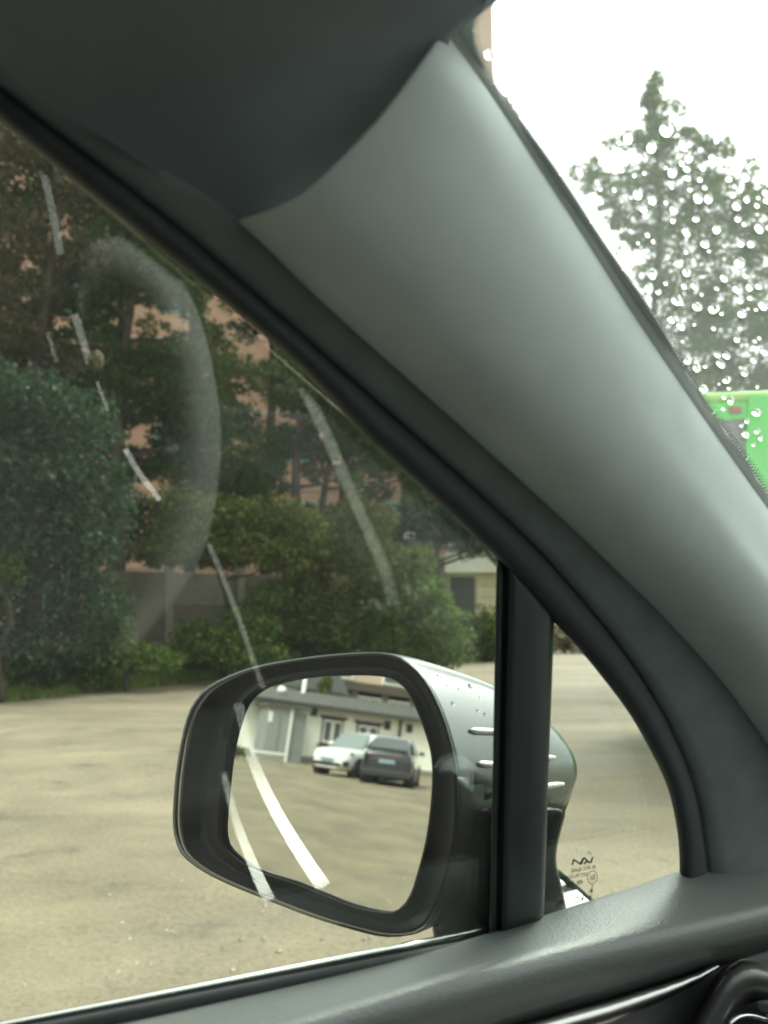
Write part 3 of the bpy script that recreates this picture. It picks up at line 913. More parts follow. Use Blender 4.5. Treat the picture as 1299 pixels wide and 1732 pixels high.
# ------------------------------------------------------------------ the two parked cars in the mirror
def make_car(name, label, loc, heading, paint, kind, dims=(4.42, 1.82, 1.52)):
    Lc, Wc, Hc = dims
    c = empty(name, loc, heading, label, 'car', 'cars parked in front of the white house')
    hl, hw = Lc / 2, Wc / 2
    suv = kind == 'rear'
    # lower body
    if not suv:
        st = [(hl, .52, .34, .62), (hl - .04, .70, .27, .80), (hl - .18, .86, .22, .90), (hl - .5, .94, .20, .97), (hl - 1.0, .985, .19, 1.02), (hl - 1.28, 1, .19, 1.05),
              (.3, 1, .19, 1.05), (-.6, 1, .19, 1.07), (-1.4, .99, .19, 1.10), (-hl + .3, .95, .22, 1.10), (-hl + .06, .86, .28, 1.04), (-hl, .74, .36, .90)]
    else:
        st = [(hl, .60, .34, .58), (hl - .06, .78, .27, .74), (hl - .25, .90, .22, .86), (hl - .7, .96, .20, .95), (hl - 1.1, .99, .19, 1.00),
              (.3, 1, .19, 1.06), (-.6, 1, .19, 1.10), (-1.4, 1.01, .19, 1.13), (-hl + .4, .99, .22, 1.13), (-hl + .1, .94, .26, 1.12), (-hl, .88, .34, 1.02)]
    rows = []
    for (x, w, zb, zt) in st:
        w *= hw
        half = [(0, zb), (w * .80, zb), (w * .97, zb + .10), (w, zb + (zt - zb) * .45), (w * .985, zb + (zt - zb) * .75), (w * .90, zt - .03), (w * .72, zt + .015), (0, zt + .045)]
        ring = [Vector((x, y, z)) for y, z in half] + [Vector((x, -y, z)) for y, z in half[-2:0:-1]]
        rows.append(ring)
    v, f = loft(rows, True, True)
    body = local_child(obj('body', v, f, paint, None, True), c)
    fix_normals(body)
    sm = body.modifiers.new('subsurf', 'SUBSURF'); sm.levels = sm.render_levels = 2
    # cabin
    if not suv:
        pr = [(hl - 1.22, 1.02, .82), (hl - 1.62, 1.25, .75), (hl - 1.98, Hc - .06, .66), (hl - 2.5, Hc, .64), (-.9, Hc - .02, .63), (-1.6, Hc - .10, .62), (-1.95, 1.30, .68), (-hl + .12, 1.06, .74)]
    else:
        pr = [(hl - 1.05, .99, .80), (hl - 1.55, 1.25, .74), (hl - 1.95, Hc - .07, .66), (.1, Hc, .64), (-.6, Hc - .03, .63), (-1.25, Hc - .13, .62), (-1.75, 1.27, .66), (-hl + .10, 1.11, .78)]
    rows = []
    for (x, z, w) in pr:
        zb = 1.0
        half = [(0, zb - .05), (hw * .93, zb - .04), (hw * .91, zb + .01), ((hw * .93 + hw * w * 1.1) / 2 * .98, (zb + z) / 2 + .02), (hw * w * 1.08, max(zb + .02, z - .10)), (hw * w * .95, max(zb + .03, z - .025)), (0, z + .01)]
        ring = [Vector((x, y, zz)) for y, zz in half] + [Vector((x, -y, zz)) for y, zz in half[-2:0:-1]]
        rows.append(ring)
    v, f = loft(rows, True, True)
    cab = local_child(obj('roof', v, f, paint, None, True), c)
    fix_normals(cab)
    sm = cab.modifiers.new('subsurf', 'SUBSURF'); sm.levels = sm.render_levels = 1
    # glass
    def slab(nm, pts, mat, th=.02, parent=c):
        P = [Vector(p) for p in pts]
        nn = (P[1] - P[0]).cross(P[2] - P[0]).normalized()
        vv, ff = poly_prism([p + nn * th for p in P], -nn * th * 2)
        return local_child(obj(nm, vv, ff, mat), parent)
    a, b_, t = pr[0], pr[2], pr[2]
    slab('windshield', [(a[0] - .02, hw * .80, a[1] + .05), (a[0] - .02, -hw * .80, a[1] + .05), (b_[0] + .10, -hw * .64, b_[1] - .03), (b_[0] + .10, hw * .64, b_[1] - .03)], M['car_glass_light'], .03)
    r0, r1 = pr[-3], pr[-1]
    slab('rear_window', [(r1[0] + .04, -hw * .74, r1[1] + .08), (r1[0] + .04, hw * .74, r1[1] + .08), (r0[0] - .07, hw * .60, r0[1] - .03), (r0[0] - .07, -hw * .60, r0[1] - .03)], M['win_grey'] if suv else M['car_glass'], .035)
    for sgn in (-1, 1):
        yb, yt = hw * .935, hw * .72
        x0, x1, x2, x3 = a[0] - .38, b_[0] - .18, pr[-3][0] + .30, pr[-2][0] + .12
        zt_ = Hc - .15
        xm = (x1 + x2) / 2 - .1
        slab('side_window', [(x0, sgn * yb, 1.08), (xm + .04, sgn * yb, 1.10), (xm + .04, sgn * yt, zt_), (x1, sgn * yt, zt_)][::-sgn], M['car_glass'], .02)
        slab('side_window', [(xm - .04, sgn * yb, 1.10), (x3, sgn * yb * .99, 1.14), (x2, sgn * yt, zt_ - .06), (xm - .04, sgn * yt, zt_)][::-sgn], M['car_glass'], .02)
        # door mirror
        v, f = loft([[Vector((a[0] - .42 + dx, sgn * (hw * .93 + dy * k_), 1.12 + dz * k_)) for dx, dy, dz in ((.07, .02, 0), (.07, .2, -.04), (.05, .22, .08), (.05, .05, .1))] for k_ in (1,)] +
                    [[Vector((a[0] - .52 + dx, sgn * (hw * .93 + dy), 1.12 + dz)) for dx, dy, dz in ((0, .02, 0), (0, .21, -.05), (0, .23, .1), (0, .05, .12))]], True, True)
        dm = local_child(obj('door_mirror', v, f, paint, None, True), c); fix_normals(dm)
        # sill cladding
        lbox('sill_cladding', c, M['black_plastic'], -hl + .95, hl - .95, sgn * hw * .97 - .02, sgn * hw * .97 + .03, .19, .36)
    # wheels
    for wx in (hl - .86, -hl + .86):
        for sgn in (-1, 1):
            def disc(nm, r, y0, y1, mat, parent, seg=24):
                v = [Vector((wx + cos(2 * pi * i / seg) * r, sgn * y, .335 + sin(2 * pi * i / seg) * r)) for y in (y0, y1) for i in range(seg)]
                f = [tuple(range(seg)), tuple(range(seg, 2 * seg))] + [(i, (i + 1) % seg, seg + (i + 1) % seg, seg + i) for i in range(seg)]
                o = local_child(obj(nm, v, f, mat), parent); fix_normals(o); return o
            disc('wheel_arch', .40, hw - .34, hw + .004, M['black_plastic'], c)
            ty = disc('wheel', .335, hw - .24, hw + .018, M['tyre'], c)
            disc('rim', .225, hw + .006, hw + .026, M['rim'], ty)
            for q in range(5):
                an = 2 * pi * q / 5
                v = [Vector((wx + cos(an + e) * r, sgn * (hw + .03), .335 + sin(an + e) * r)) for r, e in ((.04, -.7), (.215, -.12), (.215, .12), (.04, .7))]
                vv, ff = poly_prism(v, Vector((0, -sgn * .012, 0)))
                local_child(obj('spoke', vv, ff, M['black_plastic']), ty)
    if not suv:
        fx = hl
        for sgn in (-1, 1):
            slab('headlight', [(fx - .10, sgn * .50, .74), (fx - .42, sgn * .84, .80), (fx - .46, sgn * .84, .90), (fx - .16, sgn * .56, .84)][::sgn], M['head'], .035)
            slab('fog_lamp', [(fx - .05, sgn * .62, .36), (fx - .20, sgn * .82, .38), (fx - .20, sgn * .82, .60), (fx - .06, sgn * .64, .54)][::sgn], M['black_plastic'], .04)
        lbox('lower_grille', c, M['black_plastic'], fx - .3, fx + .02, -.58, .58, .34, .48, .02)
        lbox('bumper_lip', c, M['white_car'], fx - .3, fx + .035, -.5, .5, .29, .335, .01)
        pl = lbox('number_plate', c, M['plate'], fx - .1, fx + .035, -.26, .26, .50, .61)
        lbox('grille_bar', c, M['white_frame'], fx - .12, fx + .022, -.40, .40, .64, .67)
    else:
        rx = -hl
        lbox('tail_light_bar', c, M['tail'], rx - .012, rx + .2, -hw * .80, hw * .80, .93, .97)
        lbox('number_plate', c, M['plate'], rx - .03, rx + .1, -.27, .27, .72, .84)
        lbox('rear_bumper', c, M['black_plastic'], rx - .03, rx + .3, -hw * .88, hw * .88, .28, .50, .03)
        lbox('spoiler', c, paint, rx + .02, rx + .30, -hw * .72, hw * .72, 1.09, 1.135, .01)
    return c

def place_cars():
    # white car: nose toward the reflected viewer; navy car: tail toward the viewer
    p = mground(553, 1311)
    view = (p - MC); view.z = 0; view.normalize()        # direction in which the mirror looks
    va = math.atan2(view.y, view.x)
    right = va + pi / 2                                  # the reflection swaps sides
    h1 = va + pi + radians(33)
    c = p + Vector((cos(h1), sin(h1), 0)) * -2.1
    c.z = 0
    make_car('parked_car', 'white parked car facing the viewer in the side mirror', c, h1, M['white_car'], 'front', (4.42, 1.86, 1.70))
    q = mground(650, 1329)
    h2 = va + radians(9)
    c2 = q + Vector((cos(h2), sin(h2), 0)) * 2.2
    c2.z = 0
    make_car('parked_car', 'dark navy parked car seen from behind in the side mirror', c2, h2, M['navy_car'], 'rear', (4.5, 1.82, 1.68))
place_cars()

# ------------------------------------------------------------------ seen through the windshield: conifer and green bus
BOUGHS = []
for _k in range(70):      # small ragged boughs round the outline, tips turned up
    _y = rng.uniform(150, 640)
    _w = np.interp(_y, [130, 200, 290, 330, 420, 520, 640], [6, 30, 130, 120, 95, 100, 80])
    _cx = np.interp(_y, [130, 300, 640], [1110, 1125, 1200])
    BOUGHS.append((_cx - _w * rng.uniform(.8, 1.15) if rng.random() < .55 else _cx + _w * rng.uniform(.5, 1.6), _y, rng.uniform(6, 15)))
tree('conifer_tree', 'tall feathery conifer behind the rain-dotted windshield', 'tree', 1128, 17.0,
     [(1110, 150, 11, 34), (1114, 190, 16, 26), (1096, 206, 16, 9), (1132, 202, 18, 10), (1086, 236, 22, 10), (1146, 234, 26, 12), (1168, 216, 12, 8), (1118, 225, 26, 24), (1100, 262, 34, 18), (1060, 250, 22, 14), (1085, 290, 40, 18), (1020, 300, 40, 12), (985, 285, 22, 12), (1150, 270, 34, 22), (1190, 250, 26, 20), (1225, 255, 14, 20),
      (1140, 315, 60, 22), (1060, 330, 50, 18), (1215, 300, 40, 26), (1265, 290, 12, 26), (1290, 330, 40, 22), (1120, 360, 70, 26), (1200, 360, 60, 30), (1270, 380, 50, 30), (1090, 400, 36, 14), (1150, 415, 70, 30),
      (1230, 430, 60, 34), (1300, 440, 50, 40), (1105, 455, 36, 16), (1170, 480, 70, 32), (1250, 500, 70, 36), (1110, 495, 26, 14), (1150, 545, 70, 26), (1230, 560, 80, 36), (1310, 560, 50, 40), (1180, 605, 80, 30), (1270, 630, 70, 34), (1210, 650, 60, 26), (1340, 640, 60, 40), (1160, 640, 40, 24)] + [(float(x), float(y), float(r), float(r * .62)) for x, y, r in BOUGHS],
     M['leaf_conifer'], 0.08, 'needle', per=0.9, trunk_r=.10)

def bus():
    d = 8.0
    p = at(1188, HORIZON + 1, d); p.z = 0
    ang = radians(-9)
    b = empty('green_bus', p, ang, 'bright green bus with a small red roof lamp, at the right edge behind the windshield', 'bus')
    H = 1.3 + 8.0 * 0.233 * 1.0
    k = d / FPX
    X = lambda px: (px - 1188) * k * 1.06
    lbox('body', b, M['bus_green'], -.08, 7.5, .03, 2.3, .35, H - .32, .06)
    # front face: header, window, corner pillar
    lbox('roof', b, M['bus_green_pale'], -.10, 7.52, -.02, 2.33, H - .10, H, .045, True)
    lbox('header_panel', b, M['bus_green'], -.07, X(1266), -.03, .03, H - .26, H - .101, .02)
    lbox('window', b, M['win_grey'], -.06, X(1256), -.012, .028, H - 1.35, H - .262)
    cr = [(X(1266), 0), (X(1258), -.45), (X(1254), -1.3), (X(1260), -H + .7), (1.0, -H + .7), (1.0, -.3), (X(1320), -.06), (X(1295), -.015)]
    v, f = poly_prism([(x, -.06, H + z - .05) for x, z in cr], Vector((0, .12, 0)))
    local_child(obj('corner_pillar', v, f, M['bus_green']), b)
    lbox('skirt', b, M['bus_green'], -.07, X(1254), -.04, .028, .40, H - 1.353, .02)
    lbox('marker_lamp', b, M['red'], X(1237), X(1254), -.065, -.032, H - .20, H - .145, .008)
    for wx in (1.4, 5.8):
        for y0 in (-.05, 2.1):
            seg = 20
            v = [Vector((wx + cos(2 * pi * i / seg) * .45, y0 + dy, .45 + sin(2 * pi * i / seg) * .45)) for dy in (0, .24) for i in range(seg)]
            f = [tuple(range(seg)), tuple(range(seg, 2 * seg))] + [(i, (i + 1) % seg, seg + (i + 1) % seg, seg + i) for i in range(seg)]
            o = local_child(obj('wheel', v, f, M['tyre']), b); fix_normals(o)
    for i in range(4):
        lbox('side_window', b, M['win_grey'], 1.15 + i * 1.5, 2.5 + i * 1.5, -.005, .028, H - 1.3, H - .45)
bus()

# ------------------------------------------------------------------ the car we sit in
car = empty('car', (0, 0, 0), 0, 'dark grey cabin of the car we sit in, with pillar, door and windows', 'car')

def up_(x, y):
    return x * .72 + y * .69

def rail(pts):
    """picture polyline as function of its place u along the pillar"""
    P = crom(pts, 240)
    u = P[:, 0] * .72 + P[:, 1] * .69
    o = np.argsort(u)
    return lambda q: (float(np.interp(q, u[o], P[o, 0])), float(np.interp(q, u[o], P[o, 1])))

E0 = rail([(-340, -70), (-200, 40), (0, 201), (131, 307), (246, 400), (346, 480), (500, 611), (619, 735), (727, 833), (838, 938), (888, 992), (936, 1048), (988, 1104), (1060, 1196), (1100, 1264), (1132, 1332), (1149, 1412), (1152, 1476), (1152, 1600)])
E1 = rail([(-340, -135), (-200, -20), (0, 145), (150, 262), (300, 382), (427, 492), (620, 663), (860, 880), (960, 985), (1060, 1110), (1130, 1225), (1175, 1340), (1196, 1476), (1200, 1600)])
E2 = rail([(-340, -190), (-200, -75), (0, 85), (250, 270), (400, 372), (552, 516), (726, 672), (860, 793), (1000, 922), (1125, 1045), (1235, 1170), (1325, 1310), (1385, 1476), (1410, 1620)])
E3 = rail([(380, 260), (515, 335), (640, 460), (790, 610), (920, 740), (1060, 878), (1195, 1010), (1320, 1150), (1420, 1310), (1490, 1500), (1520, 1650)])
E35 = rail([(560, 150), (640, 205), (770, 370), (900, 530), (1030, 690), (1160, 840), (1290, 990), (1420, 1150), (1530, 1340), (1600, 1540), (1640, 1700)])
E4 = rail([(660, 40), (722, 104), (800, 215), (897, 372), (1024, 552), (1115, 700), (1212, 838), (1330, 1000), (1460, 1180), (1590, 1370), (1680, 1550), (1740, 1700)])
E5 = rail([(700, -40), (745, 50), (780, 96), (851, 198), (983, 401), (1064, 528), (1161, 671), (1268, 823), (1299, 866), (1420, 1040), (1540, 1220), (1640, 1400), (1740, 1580), (1800, 1700)])
E6 = rail([(740, -60), (790, 55), (831, 137), (871, 193), (948, 300), (1024, 417), (1105, 533), (1186, 671), (1258, 772), (1299, 838), (1430, 1030), (1560, 1220), (1670, 1400), (1780, 1580), (1850, 1700)])
UEND = up_(1200, 1600)

def strip(name, mat, rails, parent=car, n=110, lip=0.0, sub=1):
    """rails: (rail, offset inboard of the side glass, u where it starts[, u end])"""
    rows = []
    for i in range(n):
        t = i / (n - 1)
        row = []
        for r in rails:
            u0 = r[2]; u1 = r[3] if len(r) > 3 else UEND
            x, y = r[0](u0 + (u1 - u0) * t)
            o = r[1](u0 + (u1 - u0) * t) if callable(r[1]) else r[1]
            if lip:
                o += -.006 if i == 0 else lip * max(0, 1 - abs(i - 1.6) / 2.2)
            row.append(hg(x, y, o))
        rows.append(row)
    v, f = loft(rows)
    o = obj(name, v, f, mat, parent, True)
    fix_normals(o)
    so = o.modifiers.new('solid', 'SOLIDIFY'); so.thickness = 0.0025; so.offset = 0
    if sub:
        s = o.modifiers.new('sub', 'SUBSURF'); s.levels = s.render_levels = sub
    return o

US = up_(-340, -70)
# rubber seal next to the side glass, then the dark door frame
strip('window_seal', M['seal'], [(E0, -.004, US), (E0, .009, US), (lambda u: tuple(.65 * a + .35 * b for a, b in zip(E0(u), E1(u))), .0135, US), (lambda u: tuple(.25 * a + .75 * b for a, b in zip(E0(u), E1(u))), .012, US), (E1, .009, US)])
strip('door_frame', M['frame'], [(E1, .004, US), (E1, .013, US), (lambda u: tuple(.5 * a + .5 * b for a, b in zip(E1(u), E2(u))), .017, US), (lambda u: tuple(.12 * a + .88 * b for a, b in zip(E1(u), E2(u))), .0185, US), (E2, .0185, US), (lambda u: tuple(1.05 * b - .05 * a for a, b in zip(E1(u), E2(u))), .017, US)])
# pillar trim
ust = [up_(400, 372), up_(515, 325), up_(640, 200), up_(712, 100), up_(746, 52)]
lip = 6
trim = strip('pillar_trim', M['trim'], [
    (E2, .0165, ust[0]), (E2, .0195, ust[0]), (lambda u: tuple(.6 * a + .4 * b for a, b in zip(E2(u), E3(u))), .036, ust[0] + 24),
    (E3, .051, ust[1]), (lambda u: tuple(.5 * a + .5 * b for a, b in zip(E3(u), E35(u))), .0578, (ust[1] + ust[2]) / 2), (E35, .0592, ust[2]), (lambda u: tuple(.5 * a + .5 * b for a, b in zip(E35(u), E4(u))), .0570, (ust[2] + ust[3]) / 2),
    (E4, .0520, ust[3]), (lambda u: tuple(.45 * a + .55 * b for a, b in zip(E4(u), E5(u))), .0450, (ust[3] + ust[4]) / 2), (E5, .036, ust[4]), (E5, .0275, ust[4])])
# band between the trim and the glass; its pale colour carries the glare
strip('pillar_gap', M['frit'], [(lambda u: tuple(.06 * b + .94 * a for a, b in zip(E5(u), E4(u))), .0285, up_(690, -60)), (E5, .0295, up_(690, -60)), (E6, .0305, up_(690, -60))], sub=0)

# headliner: rises from the door frame and rolls over into the ceiling
CEIL = 1.545
def headliner():
    rows = []
    # its front edge follows the seam with the pillar trim, then the header
    seam = [(330, 405), (400, 376), (460, 352), (515, 326), (580, 266), (640, 202), (700, 136), (728, 92), (748, 50), (800, 24), (830, 0), (900, -50), (1300, -330), (1700, -600)]
    SS, SU = [], []
    for x, y in seam:
        u = up_(x, y)
        x0, y0 = E2(u)
        SS.append((x - x0) * .69 - (y - y0) * .72); SU.append(u)
    for i in range(70):
        row = []
        for j in range(40):
            s = -14 + 1500 * (j / 39) ** 1.7
            ue = float(np.interp(s, SS, SU)) + float(np.interp(s, [SS[0], SS[2], SS[6], SS[8], SS[9]], [24, 34, 34, 14, 0]))
            u = -420 + (ue + 420) * i / 69
            x0, y0 = E2(u) if u > US else (E2(US)[0] + (u - US) * .72, E2(US)[1] + (u - US) * .69)
            x, y = x0 + .69 * s, y0 - .72 * s
            d = ray(x, y)
            pg = (GP - GN * (.016 + .00004 * max(0, s)) - CAM)
            t1 = pg.dot(GN) / d.dot(GN) if d.dot(GN) > 1e-3 else 9
            t2 = .4
            for _ in range(14):      # the ceiling bows upward toward the windshield header
                fc = d.dot(CF) * t2
                t2 += .6 * ((CEIL - .035 + 1.6 * fc * abs(fc) - CAM.z) / max(d.z, .05) - t2)
                t2 = min(max(t2, .1), 2.5)
            # smooth minimum of the two sheets
            k = 34.0
            t = -math.log(math.exp(-k * t1) + math.exp(-k * t2)) / k
            row.append(CAM + d * t)
        rows.append(row)
    v, f = loft(rows)
    o = obj('headliner', v, f, M['headliner'], car, True)
    fix_normals(o)
    so = o.modifiers.new('solid', 'SOLIDIFY'); so.thickness = 0.004; so.offset = 0
headliner()

# window post between door window and quarter window
def post():
    L0 = [(840, 925), (836, 1150), (828, 1590)]
    L1 = [(938, 1040), (930, 1250), (919, 1570)]
    rows = []
    for i in range(24):
        t = i / 23
        yl = 925 + (1592 - 925) * t; yr = 1030 + (1568 - 1030) * t
        xl = np.interp(yl, [q[1] for q in L0], [q[0] for q in L0]); xr = np.interp(yr, [q[1] for q in L1], [q[0] for q in L1])
        row = []
        for k, o in ((0, -.012), (0, .004), (.035, .007), (.10, .007), (.14, .003), (.19, .003), (.22, .011), (.26, .014), (.36, .015), (.62, .016), (.90, .016), (.965, .013), (1, .006), (1, -.012)):
            x = xl + (xr - xl) * k; y = yl + (yr - yl) * k
            row.append(hg(x, y, o * (.55 if o > 0 else 1)))
        rows.append(row)
    v, f = loft(rows, True, True)
    o = obj('window_post', v, f, M['post'], car, True)
    fix_normals(o)
post()

# glass panes: solid sheets in the plane of the side glass
def sheet(name, px, off, th, mat, parent=car):
    v, f = poly_prism([hg(x, y, off) for x, y in px], GN * th)
    o = obj(name, v, f, mat, parent)
    fix_normals(o)
    return o
door_glass = sheet('door_window', [(-500, -200), (E0(20)[0], E0(20)[1] - 12), (850, 930), (834, 1590), (-500, 1850)], -.004, .004, M['glass_side'])
quarter = sheet('quarter_window', [(936, 1035), (1000, 1095), (1075, 1190), (1120, 1260), (1150, 1330), (1166, 1412), (1170, 1500), (1160, 1520), (915, 1590), (922, 1300)], -.004, .004, M['glass_side'])

# bright belt moulding along the foot of the door window
def belt(name, mat, pts, r, off, flat=.5):
    P = [hg(x, y, off) for x, y in pts]
    return tube(name, P, r, mat, car, 10, (GN, flat))
bl = [(-500, 1830), (0, 1736), (200, 1697), (420, 1653), (640, 1609), (826, 1572)]
belt('belt_moulding', M['chrome'], bl, .0020, -.010, 1)
belt('outer_belt_seal', M['gloss_black'], [(x, y + 13) for x, y in bl], .0042, -.0075, .6)
belt('inner_belt_seal', M['seal'], [(x, y + 24) for x, y in bl], .0046, .004, .6)

# door panel
def prail(pts):
    P = crom(pts, 200)
    o = np.argsort(P[:, 0])
    return lambda x: float(np.interp(x, P[o, 0], P[o, 1]))
D0 = prail([(-700, 1900), (-300, 1832), (170, 1738), (500, 1668), (700, 1620), (830, 1582), (880, 1566), (921, 1553), (1000, 1527), (1080, 1502), (1152, 1478), (1260, 1464), (1400, 1445), (1700, 1405)])
D1 = prail([(-700, 2060), (0, 1890), (400, 1765), (500, 1732), (700, 1672), (884, 1624), (1069, 1580), (1299, 1528), (1500, 1480), (1700, 1440)])
D2 = prail([(-700, 2140), (0, 1950), (400, 1822), (500, 1790), (746, 1718), (977, 1654), (1115, 1620), (1299, 1572), (1500, 1520), (1700, 1470)])
D3 = prail([(-700, 2300), (0, 2010), (400, 1885), (700, 1793), (898, 1730), (1050, 1687), (1202, 1642), (1299, 1610), (1500, 1560), (1700, 1510)])
def door():
    rows = []
    offs = [(D0, 0, -.008), (D0, 0, .006), (None, .12, .018), (None, .35, .036), (None, .62, .054), (None, .82, .066), (D1, 0, .0765), (None, 2, .0835), (D2, -26, .0865), (D2, -8, .0855), (D2, 2, .080), (D2, 12, .068), (D3, -30, .060), (D3, -6, .054)]
    for i in range(130):
        x = -690 + (1690 + 690) * i / 129
        row = []
        for r, k, o in offs:
            if r is None:
                if k == 2:
                    y = .5 * D1(x) + .5 * (D2(x) - 26)
                else:
                    y = D0(x) * (1 - k) + D1(x) * k
            else:
                y = r(x) + k
            row.append(hg(x, y, o * .62 if o > 0 else o))
        rows.append(row)
    v, f = loft(rows)
    o = obj('door_panel', v, f, M['leather'], car, True)
    fix_normals(o)
    so = o.modifiers.new('solid', 'SOLIDIFY'); so.thickness = 0.003; so.offset = 0
    # satin strip under the padded edge, tapering off toward the front
    rows = []
    for i in range(60):
        x = -600 + (1214 + 600) * i / 59
        wdt = 44 * min(1, (1214 - x) / 190) ** .6 * (1 + max(0, 900 - x) / 1400)
        y = D3(x) - 4
        rows.append([hg(x, y, .0335), hg(x, y + wdt * .25, .041), hg(x, y + wdt * .6, .0435), hg(x, y + wdt * .9, .041), hg(x, y + wdt, .031)])
    v, f = loft(rows)
    o = obj('door_trim_strip', v, f, M['satin'], car, True); fix_normals(o)
    so = o.modifiers.new('solid', 'SOLIDIFY'); so.thickness = 0.002; so.offset = 0
    # lower door skin
    rows = []
    for i in range(60):
        x = -690 + (1690 + 690) * i / 59
        y = D3(x)
        rows.append([hg(x, y - 8, .028), hg(x, y + 14, .030), hg(x, y + 60, .033), hg(x, y + 250, .038), hg(x, y + 900, .035)])
    v, f = loft(rows)
    o = obj('door_lower_panel', v, f, M['dash'], car, True); fix_normals(o)
    so = o.modifiers.new('solid', 'SOLIDIFY'); so.thickness = 0.003; so.offset = 0
    # air vent surround at the lower right corner
    ring = lambda k, o: [hg(1300 + (x - 1300) * k, 1800 + (y - 1800) * k, o) for x, y in crom([(1150, 1800), (1172, 1755), (1196, 1712), (1226, 1664), (1262, 1640), (1310, 1648), (1400, 1672), (1440, 1730), (1450, 1800), (1420, 1880), (1330, 1920), (1220, 1900), (1160, 1850), (1150, 1800)], 48)[:-1]]
    v, f = loft([ring(1.10, .032), ring(1.05, .050), ring(.99, .060), ring(.90, .062), ring(.80, .056), ring(.76, .046), ring(.70, .040)], True)
    vb = obj('vent_surround', v, f, M['satin_dark'], car, True); fix_normals(vb)
    so = vb.modifiers.new('solid', 'SOLIDIFY'); so.thickness = 0.002; so.offset = 0
    P = [hg(1300 + (x - 1300), 1800 + (y - 1800), .053) for x, y in crom([(1225, 1800), (1228, 1745), (1245, 1722), (1268, 1717), (1300, 1725), (1370, 1742), (1390, 1800), (1370, 1860), (1290, 1870), (1235, 1850), (1225, 1800)], 60)]
    tube('vent_chrome_ring', P, .0016, M['chrome'], car, 8)
    v, f = poly_prism([hg(x, y, .040) for x, y in [(1200, 1720), (1290, 1690), (1420, 1720), (1430, 1880), (1300, 1900), (1210, 1870)]], GN * .01)
    ob = obj('vent_core', v, f, M['black_plastic'], car); fix_normals(ob)
M['satin_dark'] = plain('dark_satin_plastic', (0.10, 0.105, 0.10), 0.28, 0.3, var=0.05, scale=40)
door()

